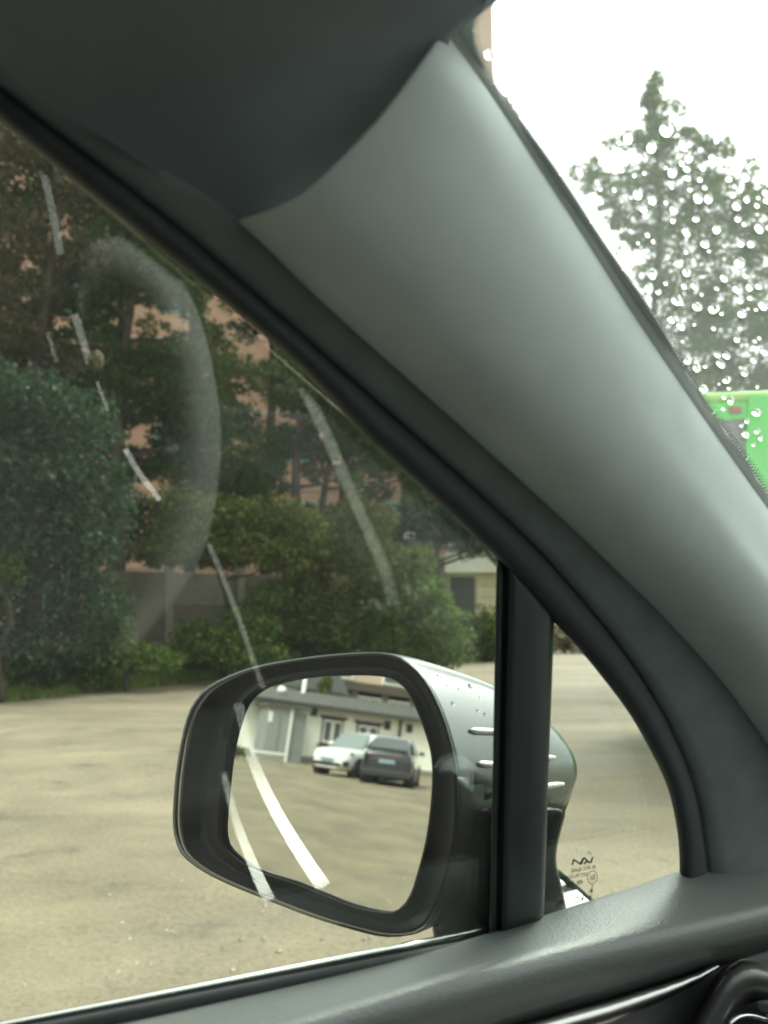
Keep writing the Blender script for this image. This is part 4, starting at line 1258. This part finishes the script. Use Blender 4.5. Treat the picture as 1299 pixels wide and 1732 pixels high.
# ------------------------------------------------------------------ windshield with frit edge and rain
WA = hg(831, 137, .030); WB = hg(1299, 838, .030)
WD = (WB - WA).normalized()
WN = WD.cross(CL)
WN = (WN if WN.z > 0 else -WN).normalized()      # outward (up and forward)
def hw(x, y, off=0.0):
    return hit(x, y, WA + WN * off, WN)
def windshield():
    # a long sheet from the header to the cowl, across the whole cabin
    a = WA - WD * .10 + CL * .10; b = WA + WD * 1.15 + CL * .22
    pts = [a, b, b - CL * 1.75, a - CL * 1.50]
    v, f = poly_prism(pts, WN * .004)
    ws = obj('windshield', v, f, M['glass_front'], car); fix_normals(ws)
    # ceramic edge with the glare in its colour, its inner outline rounded at the top corner
    inner = [(1850, 1660), (1560, 1220), (1430, 1030), (1299, 838), (1258, 772), (1186, 671), (1105, 533), (1024, 417), (948, 300), (871, 193), (831, 137), (812, 100), (802, 70), (800, 48), (805, 28), (818, 8), (840, -12), (880, -40), (960, -82), (1120, -150), (1400, -255)]
    I = crom(inner, 160)
    rows = []
    for k, (x, y) in enumerate(I):
        t = I[min(k + 1, len(I) - 1)] - I[max(k - 1, 0)]
        nrm = np.array([t[1], -t[0]]); nrm = nrm / np.linalg.norm(nrm)
        w = 95
        q = (x + nrm[0] * w, y + nrm[1] * w)
        if (q[0] - 1300) ** 2 + (q[1] - 300) ** 2 < (x - 1300) ** 2 + (y - 300) ** 2:
            q = (x - nrm[0] * w, y - nrm[1] * w)
        rows.append([hw(x, y, -.0012), hw(q[0], q[1], -.0012)])
    v, f = loft(rows)
    fr = obj('frit_band', v, f, M['frit'], ws)
    # dots that fade the band out
    V, Fc = [], []
    I2 = crom(inner, 900)
    arc = 0; nxt = 0
    for k in range(1, len(I2)):
        arc += np.linalg.norm(I2[k] - I2[k - 1])
        if arc < nxt:
            continue
        nxt += 6.0
        t = I2[k] - I2[k - 1]; nrm = np.array([-t[1], t[0]]); nrm /= np.linalg.norm(nrm)
        if (I2[k] + nrm)[0] ** 2 * 0 + np.linalg.norm(I2[k] + nrm - np.array([1300, 300])) > np.linalg.norm(I2[k] - np.array([1300, 300])):
            nrm = -nrm
        for row, (dist, r) in enumerate(((2.2, 2.3), (6.6, 1.6), (10.5, 1.05))):
            c = I2[k] + nrm * dist + t / np.linalg.norm(t) * (3.0 if row % 2 else 0)
            b0 = len(V)
            for q in range(8):
                V.append(hw(c[0] + cos(q * pi / 4) * r, c[1] + sin(q * pi / 4) * r, -.0014))
            Fc.append(tuple(range(b0, b0 + 8)))
    dots = obj('frit_dots', V, Fc, M['frit'], ws)
    dots['kind'] = 'stuff'
    # rain drops on the outer face
    def drop_mesh(seed, h):
        r_ = np.random.default_rng(seed)
        seg, rows = 14, []
        wob = [1 + .10 * sin(2 * (2 * pi * i / seg) + seed) + .035 * r_.normal() for i in range(seg)]
        for rr_, zz_ in ((1, 0), (.97, .30 * h), (.84, .62 * h), (.60, .85 * h), (.30, .97 * h)):
            rows.append([Vector((cos(2 * pi * i / seg) * rr_ * wob[i], sin(2 * pi * i / seg) * rr_ * wob[i], zz_)) for i in range(seg)])
        v, f = loft(rows, True, True)
        me = bpy.data.meshes.new('raindrop')
        me.from_pydata([tuple(q) for q in v], [], f); me.update()
        bm = bmesh.new(); bm.from_mesh(me); bmesh.ops.recalc_face_normals(bm, faces=bm.faces[:]); bm.to_mesh(me); bm.free()
        for p_ in me.polygons:
            p_.use_smooth = p_.index != len(me.polygons) - 2
        me.materials.append(M['water'])
        return me
    meshes = [drop_mesh(s, h) for s, h in ((1, .55), (2, .62), (3, .50), (4, .58), (5, .66))]
    ax = WD; ay = WN.cross(ax).normalized()
    R3 = Matrix((ax, ay, WN)).transposed().to_4x4()
    placed = []
    big = [(1063, 233, 11), (1129, 219, 12), (1103, 249, 10), (1155, 245, 8), (1138, 291, 9), (1080, 328, 10), (1104, 338, 8), (1181, 335, 9), (1246, 348, 8), (1140, 354, 7), (1251, 445, 9), (1146, 509, 11), (1208, 522, 10), (1097, 488, 9), (1248, 489, 8), (1105, 465, 9), (1225, 470, 7), (1193, 413, 7), (1161, 393, 7), (1271, 412, 7), (1213, 388, 7), (826, 93, 9), (1291, 517, 9), (1255, 531, 8), (1049, 284, 8), (1163, 611, 8), (1275, 609, 7)]
    tries = 0
    want = 295
    while len(placed) < want and tries < 20000:
        if tries < len(big):
            x, y, r = big[tries]
            r *= .85
        else:
            x, y = rng.uniform(790, 1420), rng.uniform(-60, 900)
            r = float(np.clip(rng.lognormal(1.35, .38), 2.0, 7.0))
            if y < 230 and rng.random() < .75:
                tries += 1; continue
        tries += 1
        d = np.sqrt(((I - np.array([x, y])) ** 2).sum(1)); i = d.argmin()
        xin = np.interp(y, [q[1] for q in inner[3:15]][::-1], [q[0] for q in inner[3:15]][::-1])
        if y > 40 and x < xin + 10:
            continue
        if y <= 40 and (x < 850 or y < -60 - 0 * x) and tries > len(big):
            continue
        if any((x - a_) ** 2 + (y - b_) ** 2 < (r + c_ + 3) ** 2 for a_, b_, c_ in placed):
            continue
        placed.append((x, y, r))
        P = hw(x, y, .0041)
        dist = (P - CAM).length
        # foreshortened along the glass: widen so that it reads at its size
        R = r * dist / FPX * 1.12
        o = bpy.data.objects.new('raindrop', meshes[len(placed) % 5])
        COL.objects.link(o)
        spin = Matrix.Rotation(rng.uniform(0, 6.28), 4, 'Z')
        o.matrix_world = Matrix.Translation(P) @ R3 @ spin @ Matrix.Diagonal((R, R * rng.uniform(.85, 1.15), R, 1))
        mw = o.matrix_world.copy()
        o.parent = ws
        o.matrix_parent_inverse = Matrix.Identity(4)
        o.matrix_basis = mw
    return ws
ws = windshield()

# ------------------------------------------------------------------ print on the quarter window, read from outside
def glass_text(txt, px, py, h_px, parent, width=1.0, up=GU, right=-CF, name='lettering', shear=0.0):
    cu = bpy.data.curves.new('t', 'FONT')
    cu.body = txt
    cu.size = 1.0
    cu.align_x = 'CENTER'; cu.align_y = 'CENTER'
    cu.resolution_u = 2
    cu.offset = 0.022
    to = bpy.data.objects.new('t', cu)
    COL.objects.link(to)
    bpy.context.view_layer.update()
    me = bpy.data.meshes.new_from_object(to.evaluated_get(bpy.context.evaluated_depsgraph_get()))
    bpy.data.objects.remove(to)
    c = hg(px, py, .0006)
    s = h_px * 1.18 * (c - CAM).length / FPX / 0.70
    for v in me.vertices:
        p = c + right * ((v.co.x + shear * v.co.y) * s * width) + up * (v.co.y * s)
        v.co = p
    me.name = name
    o = bpy.data.objects.new(name, me)
    COL.objects.link(o)
    me.materials.append(M['ink'])
    o.parent = parent
    return o

def strokes(name, polys, parent, off=.0006, mat='ink', w=1.4, surf=hg):
    V, Fc = [], []
    for pl in polys:
        for k in range(len(pl) - 1):
            a, b = np.array(pl[k], float), np.array(pl[k + 1], float)
            t = (b - a) / (np.linalg.norm(b - a) + 1e-9); nn = np.array([-t[1], t[0]]) * w / 2
            a2, b2 = a - t * w * .3, b + t * w * .3
            b0 = len(V)
            V += [surf(*(a2 + nn), off), surf(*(b2 + nn), off), surf(*(b2 - nn), off), surf(*(a2 - nn), off)]
            Fc.append((b0, b0 + 1, b0 + 2, b0 + 3))
    return obj(name, V, Fc, M[mat], parent)
zp = lambda q: [(900 + x * 140 / 1299, 1430 + y * 140 / 1299) for x, y in q]
strokes('maker_mark', [zp([(632, 300), (652, 222), (755, 290), (800, 205), (825, 200), (885, 262), (925, 262), (948, 190)]), zp([(755, 290), (775, 285), (805, 200)]), zp([(820, 285), (872, 238)])], quarter, w=2.8)
glass_text('KCC GLASS', 982.5, 1470.5, 4.6, quarter, .92)
glass_text('XI', 1004.5, 1467, 5, quarter, .9)
glass_text('DOT 776 AS2 M427', 971, 1482.5, 4.6, quarter, .80)
glass_text('43R - 016982', 968, 1495, 5.4, quarter, .80)
glass_text('E11', 1002, 1484, 6.2, quarter, .70)
cc = [(1002 + cos(a) * 8.3 + 1.2 * -sin(a) * .5, 1484 + sin(a) * 11) for a in np.linspace(0, 2 * pi, 25)]
strokes('approval_ring', [cc], quarter, w=1.1)
glass_text('LAMI 7', 1001, 1506, 4.2, quarter, .8, up=-CF, right=-GU)
glass_text('T', 998.5, 1520, 6, quarter, 1)
glass_text('K6', 947.5, 1528.5, 9, quarter, .9)
glass_text('KC', 979.5, 1522, 9, quarter, .9)
glass_text('v', 956.5, 1507.5, 5, quarter, 1)

# ------------------------------------------------------------------ door mirror
dmir = empty('door_mirror', MC, 0)
dmir.parent = car
bpy.context.view_layer.update()
G_OUT = [(445, 1163), (503, 1149), (566, 1143), (628, 1143), (664, 1149), (686, 1167), (704, 1201), (722, 1250), (730, 1290), (729, 1348), (720, 1419), (704, 1482), (691, 1518), (673, 1538), (651, 1543), (593, 1531), (503, 1495), (436, 1473), (392, 1444), (376, 1415), (380, 1348), (389, 1272), (405, 1209), (420, 1182)]
B_OUT = [(300, 1380), (305, 1310), (320, 1227), (338, 1185), (369, 1156), (436, 1129), (526, 1113), (601, 1106), (652, 1106), (688, 1118), (720, 1150), (748, 1205), (768, 1275), (776, 1340), (772, 1420), (752, 1500), (728, 1556), (704, 1576), (675, 1581), (637, 1578), (548, 1553), (459, 1520), (369, 1482), (318, 1447), (303, 1412)]
def closed_px(pts, n):
    P = crom(list(pts) + [pts[0]], n + 1)[:-1]
    return P
NR = 96
cB = np.array([545., 1345.])
def by_angle(pts, n=NR):
    """resample a closed outline by direction from its middle, so rings line up"""
    P = closed_px(pts, 600) - cB
    a = np.unwrap(np.arctan2(P[:, 1], P[:, 0]))
    if a[-1] < a[0]:
        P = P[::-1]; a = a[::-1]
    a0 = a[0]
    q = np.linspace(0, 2 * pi, n, endpoint=False) + a0 - (a0 % (2 * pi / n)) + 2 * pi
    aa = np.concatenate([a, a + 2 * pi, a + 4 * pi]); PP = np.concatenate([P, P, P])
    q0 = np.sort((q - a0) % (2 * pi) + a0)
    q0 = np.linspace(-pi, pi, n, endpoint=False)
    rad = np.linalg.norm(PP, axis=1)
    aw = (aa + pi) % (2 * pi) - pi
    o = np.argsort(aw)
    r = np.interp(q0, aw[o], rad[o], period=2 * pi)
    return cB + np.stack([np.cos(q0) * r, np.sin(q0) * r], 1)
gO, bO = by_angle(G_OUT), by_angle(B_OUT)
def mix(a, b, t):
    return a * (1 - t) + b * t
def ring3(P, off):
    return [hm(x, y, off) for x, y in P]
def door_mirror():
    gl = obj('mirror_glass', *poly_prism([hm(x, y, 0) for x, y in mix(gO, bO, .03)], -MN * .003), M['mirror'], dmir)
    fix_normals(gl)
    # bezel: rim, sloped well and inner lip
    bz = [ring3(bO, -.022), ring3(bO, -.004), ring3(mix(bO, gO, .02), .004), ring3(mix(bO, gO, .06), .0075), ring3(mix(bO, gO, .14), .0078), ring3(mix(bO, gO, .20), .0045), ring3(mix(bO, gO, .75), .0022), ring3(mix(bO, gO, .88), .0040), ring3(mix(bO, gO, .95), .0040), ring3(mix(bO, gO, 1.0), .0022), ring3(mix(bO, gO, 1.0), .0006)]
    v, f = loft(bz, True)
    o = obj('bezel', v, f, M['gloss_black'], dmir, True); fix_normals(o)
    so = o.modifiers.new('solid', 'SOLIDIFY'); so.thickness = 0.002; so.offset = -1
    # cap: from the rim backwards, drawn in toward its nose; painted above, black below
    ctr = Vector((0, 0, 0))
    for p in ring3(bO, -.022):
        ctr += p / NR
    base = ring3(bO, -.0225)
    rows = []
    anc = hm(778, 1312, -.0225)
    for back, s in ((-.003, 1.009), (.004, 1.013), (.014, 1.008), (.03, .985), (.05, .945), (.07, .90), (.09, .845), (.108, .785), (.125, .71), (.138, .63), (.150, .52), (.160, .38), (.166, .2)):
        rows.append([anc - MN * back + (p - anc) * s for p in base])
    v, f = loft(rows, True, False)
    f.append(tuple(range((len(rows) - 1) * NR, len(rows) * NR)))
    tree_ = BVHTree.FromPolygons([tuple(q) for q in v], f)
    up_f, lo_f = [], []
    for q in f:
        c = Vector((0, 0, 0))
        for i in q:
            c += v[i] / len(q)
        x, y = project(c)
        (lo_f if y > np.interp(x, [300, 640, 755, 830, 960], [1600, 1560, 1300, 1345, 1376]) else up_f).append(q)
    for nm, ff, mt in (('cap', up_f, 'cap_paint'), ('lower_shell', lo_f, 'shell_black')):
        o = obj(nm, v, ff, M[mt], dmir, True)
        bm = bmesh.new(); bm.from_mesh(o.data)
        bmesh.ops.delete(bm, geom=[w for w in bm.verts if not w.link_faces], context='VERTS')
        bmesh.ops.recalc_face_normals(bm, faces=bm.faces[:])
        bm.to_mesh(o.data); bm.free()
        so = o.modifiers.new('solid', 'SOLIDIFY'); so.thickness = 0.003; so.offset = -1
    return tree_
def project(p):
    d = p - CAM
    w = d.dot(FW)
    return 649.5 + FPX * d.dot(RT) / w, 866 - FPX * d.dot(UP) / w
from mathutils.bvhtree import BVHTree
CAPT = door_mirror()
def on_cap(x, y, fallback=None):
    h = CAPT.ray_cast(CAM, ray(x, y))
    return (h[0], h[1]) if h[0] is not None else (fallback, None)

def mirror_details():
    # arm: a broad black neck from under the housing to the door corner
    rows = []
    for (y, xl, xr) in ((1362, 800, 962), (1380, 780, 958), (1405, 770, 951), (1436, 760, 943), (1464, 752, 942), (1490, 745, 950), (1530, 735, 960), (1575, 728, 965), (1600, 728, 965)):
        dl = (hm(min(xl, 770), y) - CAM).length + .055
        dr = (hg(xr, y, -.035) - CAM).length
        ring = []
        for i in range(20):
            a = 2 * pi * i / 20
            k = .5 - .5 * cos(a)
            x = xl + (xr - xl) * k
            dist = dl + (dr - dl) * k - sin(a) * .022
            ring.append(CAM + ray(x, y) * dist)
        rows.append(ring)
    v, f = loft(rows, True, True)
    o = obj('arm', v, f, M['gloss_black'], dmir, True); fix_normals(o)
    s = o.modifiers.new('s', 'SUBSURF'); s.levels = s.render_levels = 1
    # short bright fins across the cap
    for (x0, y0, x1, y1) in ((795, 1236, 846, 1238), (880, 1286, 938, 1281), (880, 1336, 953, 1326), (809, 1292, 846, 1294)):
        P = []
        for t in np.linspace(0, 1, 7):
            c, nn = on_cap(x0 + (x1 - x0) * t, y0 + (y1 - y0) * t)
            if c is not None:
                P.append(c + (CAM - c).normalized() * .001)
        if len(P) > 3:
            r = .0024
            tube('fin', P, [r * .55] + [r] * (len(P) - 2) + [r * .55], M['fin'], dmir, 8)
    # rain beads on the cap
    for k, (x, y, r) in enumerate(((795, 1160, 5), (766, 1190, 4), (808, 1202, 3), (820, 1208, 3), (742, 1144, 4), (776, 1166, 2.5), (756, 1160, 2), (812, 1180, 2))):
        c, nn = on_cap(x, y)
        if c is None:
            continue
        if nn.dot(CAM - c) < 0:
            nn = -nn
        R = r * (c - CAM).length / FPX
        q = nn.to_track_quat('Z', 'Y').to_matrix()
        rows = [[c + q @ Vector((cos(2 * pi * i / 10) * R * rr, sin(2 * pi * i / 10) * R * rr, R * zz)) for i in range(10)] for rr, zz in ((1, 0), (.9, .3), (.6, .5), (.25, .58))]
        v, f = loft(rows, True, True)
        o = obj('raindrop', v, f, M['water'], dmir, True); fix_normals(o)
mirror_details()

v, f = poly_prism([hg(x, y, o_) for x, y, o_ in [(890, 1520, -.055), (946, 1478, -.060), (1004, 1530, -.036), (985, 1570, -.012), (890, 1610, -.012)]], GN * .004 - Z * .012)
o = obj('door_corner', v, f, plain('silver_body_paint', (.62, .62, .60), .3, .3, var=.03, coat=1), car); fix_normals(o)
belt('corner_seal', M['seal'], [(944, 1476), (975, 1503), (1006, 1531)], .0024, -.05, 1)

# ------------------------------------------------------------------ the rest of the cabin (it shuts out the light and shows in the glass)
cbox('roof', M['interior'], car, -2.3, .12, -1.06, .34, 1.575, 1.61)
cbox('roof_header', M['headliner'], car, .06, .16, -1.05, .22, 1.53, 1.574)
cbox('floor', M['interior'], car, -2.3, 1.3, -1.25, .52, .30, .34)
cbox('passenger_door', M['interior'], car, -.9, 1.2, -1.26, -1.18, .342, 1.10, .02)
cbox('rear_door', M['interior'], car, -2.3, -.903, -1.26, -1.18, .342, 1.12, .02)
cbox('driver_rear_side', M['interior'], car, -2.3, -.55, .46, .53, .342, 1.10, .02)
cbox('tailgate', M['interior'], car, -2.4, -2.303, -1.25, .5, .342, 1.57)
cbox('firewall', M['interior'], car, 1.22, 1.30, -1.17, .52, .342, .98)
cbox('dashboard', M['dash'], car, .62, 1.215, -1.17, .43, .70, 1.0, .06)
cbox('centre_console', M['dash'], car, -.5, .60, -.52, -.25, .345, .70, .03)
for (f0, f1) in ((-1.0, -.86),):
    v = [carp(f0, -1.20, 1.09), carp(f1, -1.20, 1.09), carp(f1 - .04, -1.06, 1.574), carp(f0 - .04, -1.06, 1.574)]
    vv, ff = poly_prism(v, CL * .03)
    o = obj('pillar_trim', vv, ff, M['interior'], car); fix_normals(o)
    v = [carp(f0 + .3, .46, 1.09), carp(f1 + .3, .46, 1.09), carp(f1 + .28, .31, 1.574), carp(f0 + .28, .31, 1.574)]
    vv, ff = poly_prism(v, CL * .03)
    o = obj('pillar_trim', vv, ff, M['interior'], car); fix_normals(o)
def side_pane(name, q, mat):
    vv, ff = poly_prism([carp(*p) for p in q], CL * .004)
    fix_normals(obj(name, vv, ff, mat, car))
M['glass_tint'] = pane('privacy_dimming_glass', (.42, .45, .43), .05)
side_pane('passenger_side_window', [(-.88, -1.21, 1.10), (.85, -1.21, 1.10), (.12, -1.07, 1.574), (-.92, -1.07, 1.574)], M['glass_tint'])  # tint put in to cut the light from this unseen side
side_pane('rear_side_window', [(-2.3, -1.21, 1.12), (-.985, -1.21, 1.12), (-1.03, -1.07, 1.574), (-2.3, -1.07, 1.574)], M['glass_tint'])
side_pane('rear_side_window', [(-2.3, .47, 1.10), (-.69, .47, 1.10), (-.71, .33, 1.574), (-2.3, .33, 1.574)], M['glass_tint'])
cbox('rear_seat', M['seat'], car, -1.75, -1.55, -1.1, .4, .5, 1.2, .05)

def in_glass(x, y, D):
    """place in the cabin whose reflection in the side glass is seen at (x, y), D along the folded path"""
    P = CAM + ray(x, y) * D
    return P - GN * (2 * (P - GP).dot(GN))

def passenger_seat():
    # backrest: padded bolster band round a darker centre, seen again in the side glass
    O = crom([(118, 470), (140, 425), (180, 405), (228, 402), (285, 442), (332, 522), (360, 620), (374, 730), (368, 830), (345, 930), (300, 1010), (250, 1070), (205, 1120)], 40)
    I = crom([(140, 560), (148, 520), (170, 505), (200, 506), (235, 540), (266, 610), (280, 700), (278, 790), (258, 880), (236, 960), (214, 1030), (196, 1080), (186, 1120)], 40)
    rows = []
    for o_, i_ in zip(O, I):
        row = []
        for k, D in ((0, 1.52), (0, 1.47), (.15, 1.43), (.5, 1.40), (.85, 1.43), (1, 1.48)):
            q = o_ * (1 - k) + i_ * k
            row.append(in_glass(q[0], q[1], D))
        rows.append(row)
    v, f = loft(rows)
    s = obj('passenger_seat', v, f, M['seat_light'], car, True); fix_normals(s)
    so = s.modifiers.new('solid', 'SOLIDIFY'); so.thickness = 0.006; so.offset = 0
    rows = []
    for i_ in I:
        rows.append([in_glass(i_[0] + 6, i_[1], 1.475), in_glass(i_[0] * .6 + 40, i_[1], 1.49), in_glass(-40, i_[1], 1.50), in_glass(-220, i_[1], 1.50)])
    v, f = loft(rows)
    c = obj('seat_centre', v, f, M['seat'], s, True); fix_normals(c)
    so = c.modifiers.new('solid', 'SOLIDIFY'); so.thickness = 0.02; so.offset = 0
passenger_seat()

CAM2 = CAM - GN * (2 * (CAM - GP).dot(GN))
def cabin_strip(name, px, D, w_px, mat, taper=(1, 1), sky_dir=(.72, .0, .69)):
    """added flat metal ribbon, free in the cabin, tilted toward the windshield so that it catches the sky"""
    P = crom(px, 24)
    pts = [in_glass(x, y, D) for x, y in P]
    rows = []
    sd = (CF * sky_dir[0] + CL * sky_dir[1] + Z * sky_dir[2]).normalized()
    for i, p in enumerate(pts):
        t = (pts[min(i + 1, 23)] - pts[max(i - 1, 0)]).normalized()
        e = (CAM2 - p).normalized()
        nn = (e + sd).normalized()
        nn = (nn - t * nn.dot(t)).normalized()
        b = t.cross(nn)
        # widen for the slant so that it keeps its width in the reflection
        side = e.cross(t).normalized()
        k = max(.35, abs(b.dot(side)))
        w = w_px / 2 * D / FPX / k * (taper[0] + (taper[1] - taper[0]) * i / 23)
        rows.append([p + b * w + nn * .0, p + b * (w * .9) + nn * .0012, p - b * (w * .9) + nn * .0012, p - b * w, p - b * (w * .9) - nn * .003, p + b * (w * .9) - nn * .003])
    v, f = loft(rows, True, True)
    o = obj(name, v, f, mat, car); fix_normals(o)
    return o
cabin_strip('belt_glint_ribbon', [(72, 278), (88, 350), (103, 428)], 1.36, 12, M['belt'])  # loose metal pieces added so the belt's reflection shines
cabin_strip('belt_glint_ribbon', [(127, 530), (140, 572), (153, 615)], 1.36, 13, M['belt'])
cabin_strip('belt_glint_ribbon', [(165, 645), (175, 672), (184, 695)], 1.36, 6, M['belt'])
cabin_strip('belt_glint_ribbon', [(213, 760), (240, 805), (272, 848)], 1.36, 10, M['belt'])
cabin_strip('belt_glint_ribbon', [(82, 560), (90, 588), (97, 612)], 1.36, 8, M['satin'])
cabin_strip('glint_ribbon', [(518, 655), (560, 745), (610, 860), (655, 965), (672, 1028)], 1.22, 21, M['dull_metal'], (1, 1), (.30, 0, .95))  # free ribbons added for the faint streaks in the side glass
cabin_strip('glint_ribbon', [(356, 922), (392, 1010), (425, 1100), (448, 1168)], 1.3, 9, M['dull_metal'])
cabin_strip('low_glint_ribbon', [(408, 1196), (425, 1270), (452, 1340), (495, 1420), (552, 1508)], 1.02, 23, M['belt'], (.7, 1.1), (.40, 0, .92))  # free ribbons added for the bright streaks across the mirror
cabin_strip('low_glint_ribbon', [(383, 1315), (402, 1390), (430, 1465), (462, 1536)], 1.02, 16, M['satin'], (.6, 1.3), (.40, 0, .92))
def cabin_plate(name, px, D, mat, sky_dir):
    """added flat plate, free in the cabin, whose reflection has this outline, tilted to catch the sky"""
    c0 = in_glass(sum(q[0] for q in px) / len(px), sum(q[1] for q in px) / len(px), D)
    sd = (CF * sky_dir[0] + CL * sky_dir[1] + Z * sky_dir[2]).normalized()
    nn = ((CAM2 - c0).normalized() + sd).normalized()
    P = []
    for x, y in px:
        d = in_glass(x, y, 1.0) - CAM2
        P.append(CAM2 + d * ((c0 - CAM2).dot(nn) / d.dot(nn)))
    v, f = poly_prism(P, -nn * .004)
    fix_normals(obj(name, v, f, mat, car))
cabin_plate('glint_plate', [(tuple(q)) for q in crom([(750, 1312), (758, 1298), (772, 1288), (788, 1286), (802, 1291), (811, 1299)], 14)] + [(811, 1349)] + [tuple(q) for q in crom([(806, 1343), (792, 1326), (778, 1314), (766, 1310), (756, 1312)], 10)], .72, M['pale_metal'], (.30, -.1, .95))  # reflector added for the pale patch beside the mirror housing
bp = in_glass(165, 610, 1.33)
v, f = loft([[bp + CF * (cos(a) * r * .011) + Z * (sin(a) * r * .016) + CL * dl for a in [2 * pi * i / 14 for i in range(14)]] for r, dl in ((.5, -.006), (1, -.002), (1, .003), (.6, .007))], True, True)
o = obj('belt_stop_button', v, f, M['button'], car, True); fix_normals(o)
